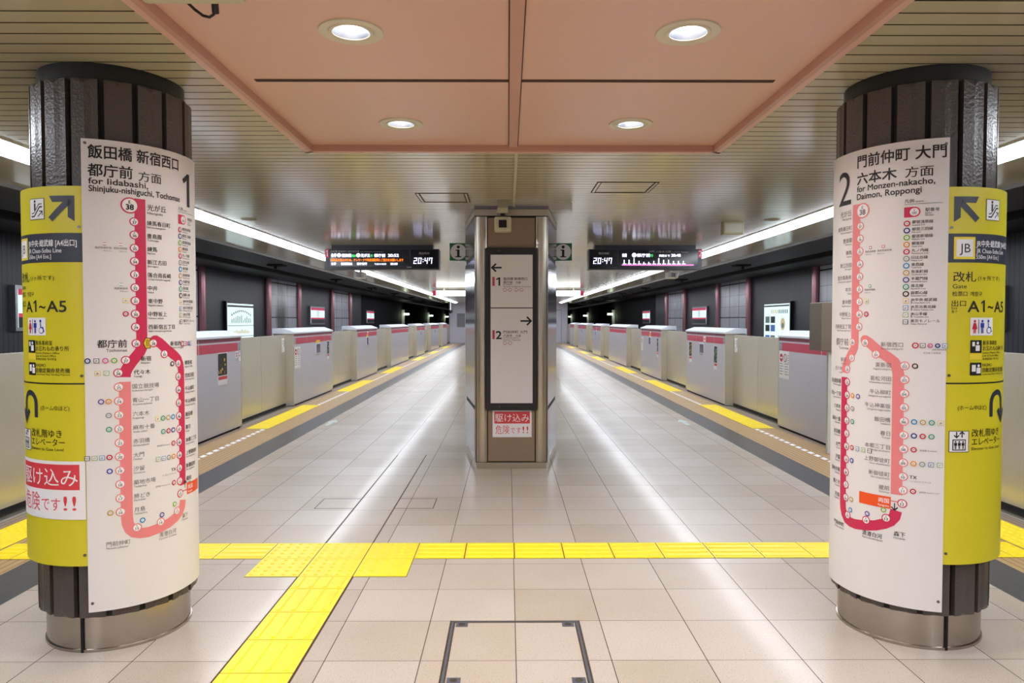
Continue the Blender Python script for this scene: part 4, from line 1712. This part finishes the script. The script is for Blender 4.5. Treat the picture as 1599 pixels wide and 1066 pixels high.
# round i signs either side of the pillar
for sg in (-1, 1):
    t = thing('information_sign', (sg * .60, 8.4, 2.21), 'green square i sign beside the pillar, on the %s side' % SIDE[sg], 'sign', 'information signs on the pillar')
    b = MB()
    b.box(sg * .505, sg * .708, 8.385, 8.415, 2.110, 2.313, 'info_green')
    b.build('plate', t, bevel=.003)
    b = MB()
    b.box(sg * .496, sg * .51, 8.39, 8.41, 2.15, 2.27, 'steel')
    b.build('bracket', t)
    p = Print()
    p.disc(0, 0, .092, 'paper', 0, 32)
    p.disc(0, .056, .018, 'ink', 1, 16)
    p.rect(-.014, .014, -.052, .026, 'ink', 1)
    p.rect(-.030, .014, .014, .026, 'ink', 1)
    p.rect(-.034, .034, -.062, -.050, 'ink', 1)
    p.build('pictogram', t, facing_camera(sg * .6065, 8.385, 2.2115))

# speaker box on a bracket in front of the pillar
t = thing('camera_box', (-.078, 6.55, 2.38), 'small cream box camera hung from the ceiling before the central pillar', 'camera')
b = MB()
b.box(-.155, -.003, 6.50, 6.62, 2.218, 2.350, 'beige_box')
b.build('housing', t, bevel=.014)
b = MB()
b.box(-.115, -.045, 6.494, 6.501, 2.250, 2.318, 'screen_black')
b.build('lens_window', t)
b = MB()
b.box(-.13, -.035, 6.53, 6.60, 2.385, 2.43, 'beige_box')
b.box(-.10, -.06, 6.55, 6.59, 2.345, 2.39, 'dark_frame')
b.box(-.125, -.03, 6.52, 6.62, 2.43, CEIL + .001, 'beige_vent')
b.build('bracket', t)
b = MB()
b.box(.012, .032, BY + .03, 6.84, CEIL - .012, CEIL + .002, 'beige_box')
struct(b.build('trim_15'))

# ------------------------------------------------------------------ departure boards
def board(sg):
    Y = 10.4
    x0, x1 = (-2.652, -1.020) if sg < 0 else (1.128, 2.758)
    zb, zt = 2.148, 2.442
    t = thing('departure_board', ((x0 + x1) / 2, Y, CEIL), 'hanging black departure board with clock and %s' % ('orange scrolling text line' if sg < 0 else 'pink line diagram'), 'departure board')
    b = MB()
    b.box(x0, x1, Y, Y + .22, zb, zt, 'housing_dark')
    b.build('housing', t, bevel=.006)
    b = MB()
    h0, h1 = (x0 + .09, x1 - .09)
    b.box(h0, h1, Y + .01, Y + .18, zt, CEIL + .012, 'housing_dark')
    b.build('hanger_box', t)
    ci = (x1 - .41, x1 - .02) if sg < 0 else (x0 + .02, x0 + .41)
    si = (x0 + .07, x1 - .43) if sg < 0 else (x0 + .43, x1 - .06)
    b = MB()
    b.box(ci[0], ci[1], Y - .004, Y, zb + .02, zt - .012, 'screen_black')
    b.build('clock_face', t)
    b = MB()
    b.box(si[0], si[1], Y - .004, Y, zb + .045, zt - .012, 'screen_black')
    b.build('screen', t)
    b = MB()
    tx = (x0, x0 + .055) if sg < 0 else (x1 - .055, x1)
    b.box(tx[0], tx[1], Y - .006, Y, zt - .125, zt - .005, 'led_red_tab')
    b.build('track_number_tab', t)
    mp = facing_camera(0, Y - .004)
    p = Print()
    cm_ = (ci[0] + ci[1]) / 2
    p.text('現在時刻', cm_, zt - .075, .036, 'led_dim', 'c', w=.15, bold=.01)
    p.digits('20:47', cm_ - .152, zb + .082, .088, 'led_white')
    p.build('clock_digits', t, mp)
    p = Print()
    a, z = si[0], si[1]
    if sg < 0:
        p.one((tx[0] + tx[1]) / 2 - .018, zt - .108, .09, .03, 'paper', 8)
    else:
        p.text('2', (tx[0] + tx[1]) / 2, zt - .105, .12, 'paper', 'c', bold=.01, layer=8)
    if sg < 0:
        p.text('飯田橋 新宿西口 都庁前方面', a + .01, zt - .046, .030, 'led_dim', 'l', w=.36, bold=.01)
        p.text('for Iidabashi, Tochomae', a + .39, zt - .046, .018, 'led_dim', 'l', w=.28)
        zr = zt - .112
        p.text('各停', a + .015, zr, .056, 'led_white', 'l', w=.066, bold=.03)
        p.disc(a + .115, zr + .022, .028, 'led_white')
        p.text('飯田橋', a + .150, zr, .052, 'led_white', 'l', w=.12, bold=.03)
        p.text('経由', a + .278, zr, .040, 'led_green', 'l', w=.045, bold=.02)
        p.disc(a + .358, zr + .022, .028, 'led_white')
        p.text('光が丘', a + .392, zr, .052, 'led_white', 'l', w=.115, bold=.03)
        p.text('行', a + .516, zr, .040, 'led_green', 'l', w=.026, bold=.02)
        p.text('都庁前', a + .560, zr, .050, 'led_white', 'l', w=.14, bold=.03)
        p.text('20:52', a + .735, zr, .058, 'led_white', 'l', w=.135, bold=.03)
        p.text('感染拡大防止のため、テレワークや時差通勤等にご協力をお願いします', a + .01, zr - .062, .044, 'led_orange', 'l', w=.92, bold=.02)
        zr -= .115
        p.text('各停', a + .015, zr, .040, 'led_white', 'l', w=.060, bold=.03)
        p.text('飯田橋経由', a + .14, zr, .040, 'led_white', 'l', w=.14, bold=.03)
        p.text('都庁前行', a + .34, zr, .040, 'led_white', 'l', w=.13, bold=.03)
        p.text('今度の電車', a + .56, zr, .030, 'led_white', 'l', w=.155, bold=.03)
        p.text('20:58', a + .765, zr, .042, 'led_white', 'l', w=.09, bold=.03)
        p.rect(z - .16, z - .10, zb + .028, zb + .040, 'led_dim')
    else:
        p.text('大門 六本木方面', a + .43, zt - .048, .030, 'led_dim', 'l', w=.32, bold=.01)
        p.text('for Daimon, Roppongi', a + .77, zt - .048, .018, 'led_dim', 'l', w=.22)
        zr = zt - .108
        p.text('先発', a + .05, zr, .052, 'led_white', 'l', w=.066, bold=.03)
        p.disc(a + .222, zr + .022, .032, 'led_white')
        p.text('都庁前', a + .26, zr, .052, 'led_white', 'l', w=.19, bold=.03)
        p.text('行', a + .455, zr, .042, 'led_green', 'l', w=.04, bold=.02)
        p.text('両国まで', a + .58, zr, .036, 'led_white', 'l', w=.155, bold=.03)
        p.text('20:48', a + .755, zr, .054, 'led_white', 'l', w=.135, bold=.03)
        p.rect(a + .045, z - .06, zb + .060, zb + .074, 'led_pink')
        rnd = random.Random(3)
        for k in range(13):
            u = a + .06 + .071 * k
            hh = rnd.choice((.02, .05, .075, .035))
            p.rect(u, u + .052, zb + .078, zb + .088, 'led_white')
            p.rect(u + .012, u + .026, zb + .088, zb + .09 + hh, 'led_white')
    if sg < 0:      # the rows fill the screen to its right end
        p.items = [([(a + (u - a) * 1.13 if u > a else u, v) for u, v in it[0]],) + it[1:] for it in p.items]
    p.build('screen_lettering', t, mp)


board(-1)
board(1)

# cameras hung behind the boards
for sg, x in ((-1, -2.24), (1, 2.42)):
    t = thing('security_camera', (x, 11.0, CEIL), 'small white security camera just below the departure board, %s side' % SIDE[sg], 'camera', 'security cameras under the boards')
    b = MB()
    b.box(x - .075, x + .075, 10.72, 10.94, 2.045, 2.138, 'camera_white')
    b.build('housing', t, bevel=.012)
    b = MB()
    b.box(x - .032, x + .032, 10.712, 10.721, 2.062, 2.122, 'screen_black')
    b.build('lens_window', t)
    b = MB()
    b.tube([(x, 10.86, 2.13), (x, 10.86, CEIL + .012)], .018, 'housing_white', 10)
    b.build('pole', t)

# lit sign bridging the platform farther on
t = thing('lit_overhead_sign', (0, 24.6, CEIL), 'long white lit overhead sign with red ends across the platform beyond the pillar', 'sign')
b = MB()
b.box(-2.56, 2.52, 24.5, 24.68, 2.25, 2.42, 'lit_sign')
b.build('lit_box', t)
for x0, x1 in ((-2.58, -2.46), (2.42, 2.54)):
    b = MB()
    b.box(x0, x1, 24.49, 24.69, 2.245, 2.425, 'led_red_tab')
    b.build('end_cap', t)
for x in (-2.2, -.9, .9, 2.2):
    b = MB()
    b.box(x - .02, x + .02, 24.57, 24.61, 2.42, CEIL + .012, 'housing_white')
    b.build('hanger', t)

# ------------------------------------------------------------------ ceiling fittings
for x0, x1, y0, y1, w in ((.67, 1.15, 5.68, 6.13, 'before the Roppongi map side board'), (-.82, -.38, 6.18, 6.64, 'before the Iidabashi map side board')):
    b = MB()
    for x in (x0, x0 + .028, x1 - .028, x1):
        b.box(x - .004, x + .004, y0, y1, CEIL - .004, CEIL + .001, 'slat_joint')
    for y in (y0, y1):
        b.box(x0, x1, y - .004, y + .004, CEIL - .004, CEIL + .001, 'slat_joint')
    for x in (x0 + .014, x1 - .014):
        b.box(x - .010, x + .010, y0, y1, CEIL - .003, CEIL + .001, 'ceiling_slat')
    tag(b.build('ceiling_hatch', origin=((x0 + x1) / 2, (y0 + y1) / 2, CEIL)), 'thin square access hatch frame in the slatted ceiling, %s' % w, 'ceiling hatch')
for sg in (-1, 1):
    b = MB()
    b.lathe(sg * 2.80, 7.76, [(.085, CEIL + .001), (.085, CEIL - .004), (.06, CEIL - .010), (.03, CEIL - .010), (.0005, CEIL - .010)], 'beige_vent', 24)
    tag(b.build('ceiling_detector', origin=(sg * 2.80, 7.76, CEIL)), 'flat round grey detector on the ceiling beside the %s light strip' % SIDE[sg], 'detector')
t = thing('ceiling_speaker', (2.44, 7.95, CEIL), 'cream box speaker fixed to the ceiling near a light strip', 'speaker')
b = MB()
b.box(2.33, 2.55, 7.93, 8.05, 2.365, CEIL + .001, 'beige_box')
b.build('housing', t, bevel=.008)
b = MB()
b.box(2.35, 2.53, 7.926, 7.931, 2.385, 2.48, 'housing_white')
b.build('grille', t)

# projecting box under the pink bay, top left
t = thing('ceiling_box', (-1.0, 2.1, PZ), 'cream equipment box with a black cable fixed under the pink ceiling', 'equipment box')
b = MB()
b.prism([(-1.16, 1.86), (-.86, 1.86), (-.845, 2.285), (-1.16, 2.285)], 2.40, PZ + .001, 'beige_box')
b.build('housing', t, bevel=.012)
b = MB()
b.prism([(-.99, 2.10), (-.93, 2.10), (-.915, 2.225), (-.965, 2.225)], 2.396, 2.402, 'beige_vent')
b.build('vent', t)
b = MB()
b.tube([(-1.035, 2.286, 2.412), (-1.02, 2.31, 2.398), (-1.0, 2.325, 2.385), (-.98, 2.325, 2.380), (-.962, 2.315, 2.385), (-.950, 2.30, 2.40), (-.948, 2.29, 2.412)], .0045, 'cable', 8)
b.tube([(-.955, 2.312, 2.388), (-.948, 2.288, 2.415)], .011, 'cable', 10)
b.build('cable', t)

# ------------------------------------------------------------------ things on the track walls
def wall_frame(sg, y0, y1, z0, z1, nm, label, cat, group, painter, frame='dark_frame', dep=.08):
    t = thing(nm, (sg * WX, (y0 + y1) / 2, (z0 + z1) / 2), label, cat, group)
    b = MB()
    f = .05
    b.box(sg * (WX - dep), sg * (WX + .005), y0 - f, y1 + f, z0 - f, z1 + f, frame)
    b.build('frame', t)
    b = MB()
    b.box(sg * (WX - dep - .006), sg * (WX - dep), y0, y1, z0, z1, 'lightbox_glow')
    b.build('lit_panel', t)
    p = Print()
    painter(p, y1 - y0, z0, z1)
    p.build('printed_face', t, facing_axis(sg, WX - dep - .006, y0 if sg < 0 else y1))


def name_sign(p, L, z0, z1):
    H = z1 - z0
    p.rect(0, L, z1 - H * .16, z1, 'poster_red', 0)
    p.rect(0, L, z0 + H * .27, z0 + H * .37, 'poster_red', 0)
    p.rect(0, L, z0, z0 + H * .27, 'housing_dark', 1)
    p.text('両国', L / 2, z0 + H * .56, .17, 'poster_grey', 'c', bold=.01)
    p.text('Ryogoku', L / 2, z0 + H * .44, .09, 'poster_grey', 'c', bold=.01)


def ad_diagrams(p, L, z0, z1):
    H = z1 - z0
    p.rect(0, L, z1 - .09, z1 - .04, 'housing_dark', 0)
    rnd = random.Random(5)
    for k, zf in ((0, .54), (1, .32), (2, .1)):
        p.rect(0, L, z0 + H * zf, z0 + H * zf + .015, 'poster_grey', 1)
    for k in range(11):
        u = L * (.14 + .072 * k)
        hgt = .16 + .10 * math.sin(PI * k / 10)
        p.rect(u, u + .05, z0 + H * .60, z0 + H * .60 + hgt * rnd.uniform(.3, .8), 'poster_grey', 1)
        p.rect(u, u + .06, z0 + H * .62 + hgt, z0 + H * .66 + hgt, 'slate', 1)
    for k in range(16):
        u = L * (.16 + .043 * k)
        p.rect(u, u + .05, z0 + H * .38, z0 + H * .38 + rnd.uniform(.06, .12), 'poster_tan', 1)


def ad_photos(p, L, z0, z1):
    H = z1 - z0
    p.rect(0, L, z1 - .07, z1 - .03, 'housing_dark', 0)
    for k in range(9):
        u = L * (.30 + .075 * k)
        p.rect(u, u + .07, z0 + H * .80, z0 + H * .88, 'poster_tan' if k < 4 else 'poster_grey', 1)
    for i in range(2):
        for j, zf in enumerate((.60, .42, .20)):
            p.rect(L * (.06 + .22 * i), L * (.24 + .22 * i), z0 + H * zf, z0 + H * (zf + .14), ('poster_grey', 'slate', 'poster_blue')[(i + j) % 3], 1)
    p.disc(L * .76, z0 + H * .58, .16, 'poster_tan', 1)
    p.disc(L * .76, z0 + H * .55, .07, 'poster_grey', 2)
    p.rect(L * .70, L * .82, z0 + H * .30, z0 + H * .40, 'poster_tan', 1)


for sg in (-1, 1):
    for n, y0 in enumerate((10.1, 25.05, 35.0)):
        wall_frame(sg, y0, y0 + 1.85, 1.32, 1.86, 'station_name_sign',
                   'lit pink-banded station name sign, %s side, %s' % (SIDE[sg], ('nearest one behind the column', 'between the tile bays', 'beyond the last tile bay')[n]),
                   'sign', 'station name signs on the track walls', name_sign, 'alu_frame')
wall_frame(-1, 17.6, 19.38, .62, 1.84, 'advertising_lightbox', 'lit white advertising panel with diagrams on the dark track wall', 'advertisement', None, ad_diagrams)
wall_frame(1, 17.62, 19.36, .62, 1.84, 'advertising_lightbox', 'lit advertising panel with pictures and a round figure on the dark track wall', 'advertisement', None, ad_photos)

# faded direction markers stuck on the floor near the dark strips
mat('floor_sticker', (186, 202, 200), rough=.4, var=.12, vscale=30)
for sg, x in ((-1, -2.49), (1, 2.42)):
    b = MB()
    b.add([(x - .03, 9.75, .0008), (x + .03, 9.75, .0008), (x + .03, 10.05, .0008), (x + .085, 10.05, .0008), (x, 10.3, .0008), (x - .085, 10.05, .0008), (x - .03, 10.05, .0008)],
          [(0, 1, 2, 3, 4, 5, 6)], 'floor_sticker')
    tag(b.build('floor_marker', origin=(x, 10, 0)), 'small faded pale arrow marker stuck on the floor, %s side' % SIDE[sg], 'floor marker')
# lamps in the running tunnel
for sg in (-1, 1):
    for n, y in enumerate((47.0, 62.0, 78.0)):
        t = thing('tunnel_lamp', (sg * (WX - .1), y, 1.8), 'small lit lamp on a post in the dark tunnel, %s side, %s' % (SIDE[sg], ('nearest', 'middle', 'farthest')[n]), 'lamp', 'tunnel lamps')
        b = MB()
        b.box(sg * (WX - .16), sg * (WX - .001), y, y + .25, -1.199, 2.1, 'housing_white')
        b.build('post', t)
        b = MB()
        b.box(sg * (WX - .48), sg * (WX - .161), y - .1, y + .1, 1.76, 1.88, 'tunnel_lamp')
        b.build('lamp_head', t)
        d = bpy.data.lights.new('tunnel_lamp_light', 'POINT')
        d.energy, d.color, d.shadow_soft_size = 3, (.85, 1, .7), .1
        o = bpy.data.objects.new('tunnel_lamp_light', d)
        o.location = (-sg * .2, -.35, -.15)
        o.parent = t
        COL.objects.link(o)

# monitor back on a slim post by the right gate
t = thing('monitor_box', (3.38, 7.6, 0), 'brown metal monitor box on a slim post before a platform gate', 'monitor')
b = MB()
b.box(3.254, 3.428, 7.56, 7.86, 1.097, 1.609, 'board_brown')
b.build('casing', t, bevel=.006)
b = MB()
b.box(3.428, 3.444, 7.57, 7.85, 1.10, 1.60, 'dark_frame')
b.build('screen', t)
b = MB()
b.box(3.360, 3.396, 7.62, 7.66, 0, 1.10, 'housing_white')
b.build('post', t, bevel=.004)
# dome mirror and camera at the far left end
t = thing('end_camera', (-3.3, 43.0, CEIL), 'dark dome camera on a drop pole by the platform end wall', 'camera')
b = MB()
b.tube([(-3.45, 43.0, CEIL + .01), (-3.45, 43.0, 2.05)], .03, 'housing_white', 8)
b.build('pole', t)
b = MB()
b.lathe(-3.45, 43.0, [(.001, 1.82), (.1, 1.86), (.14, 1.95), (.12, 2.03), (.001, 2.06)], 'dark_frame', 16)
b.build('dome', t, smooth=True)

bpy.data.objects.remove(_co)
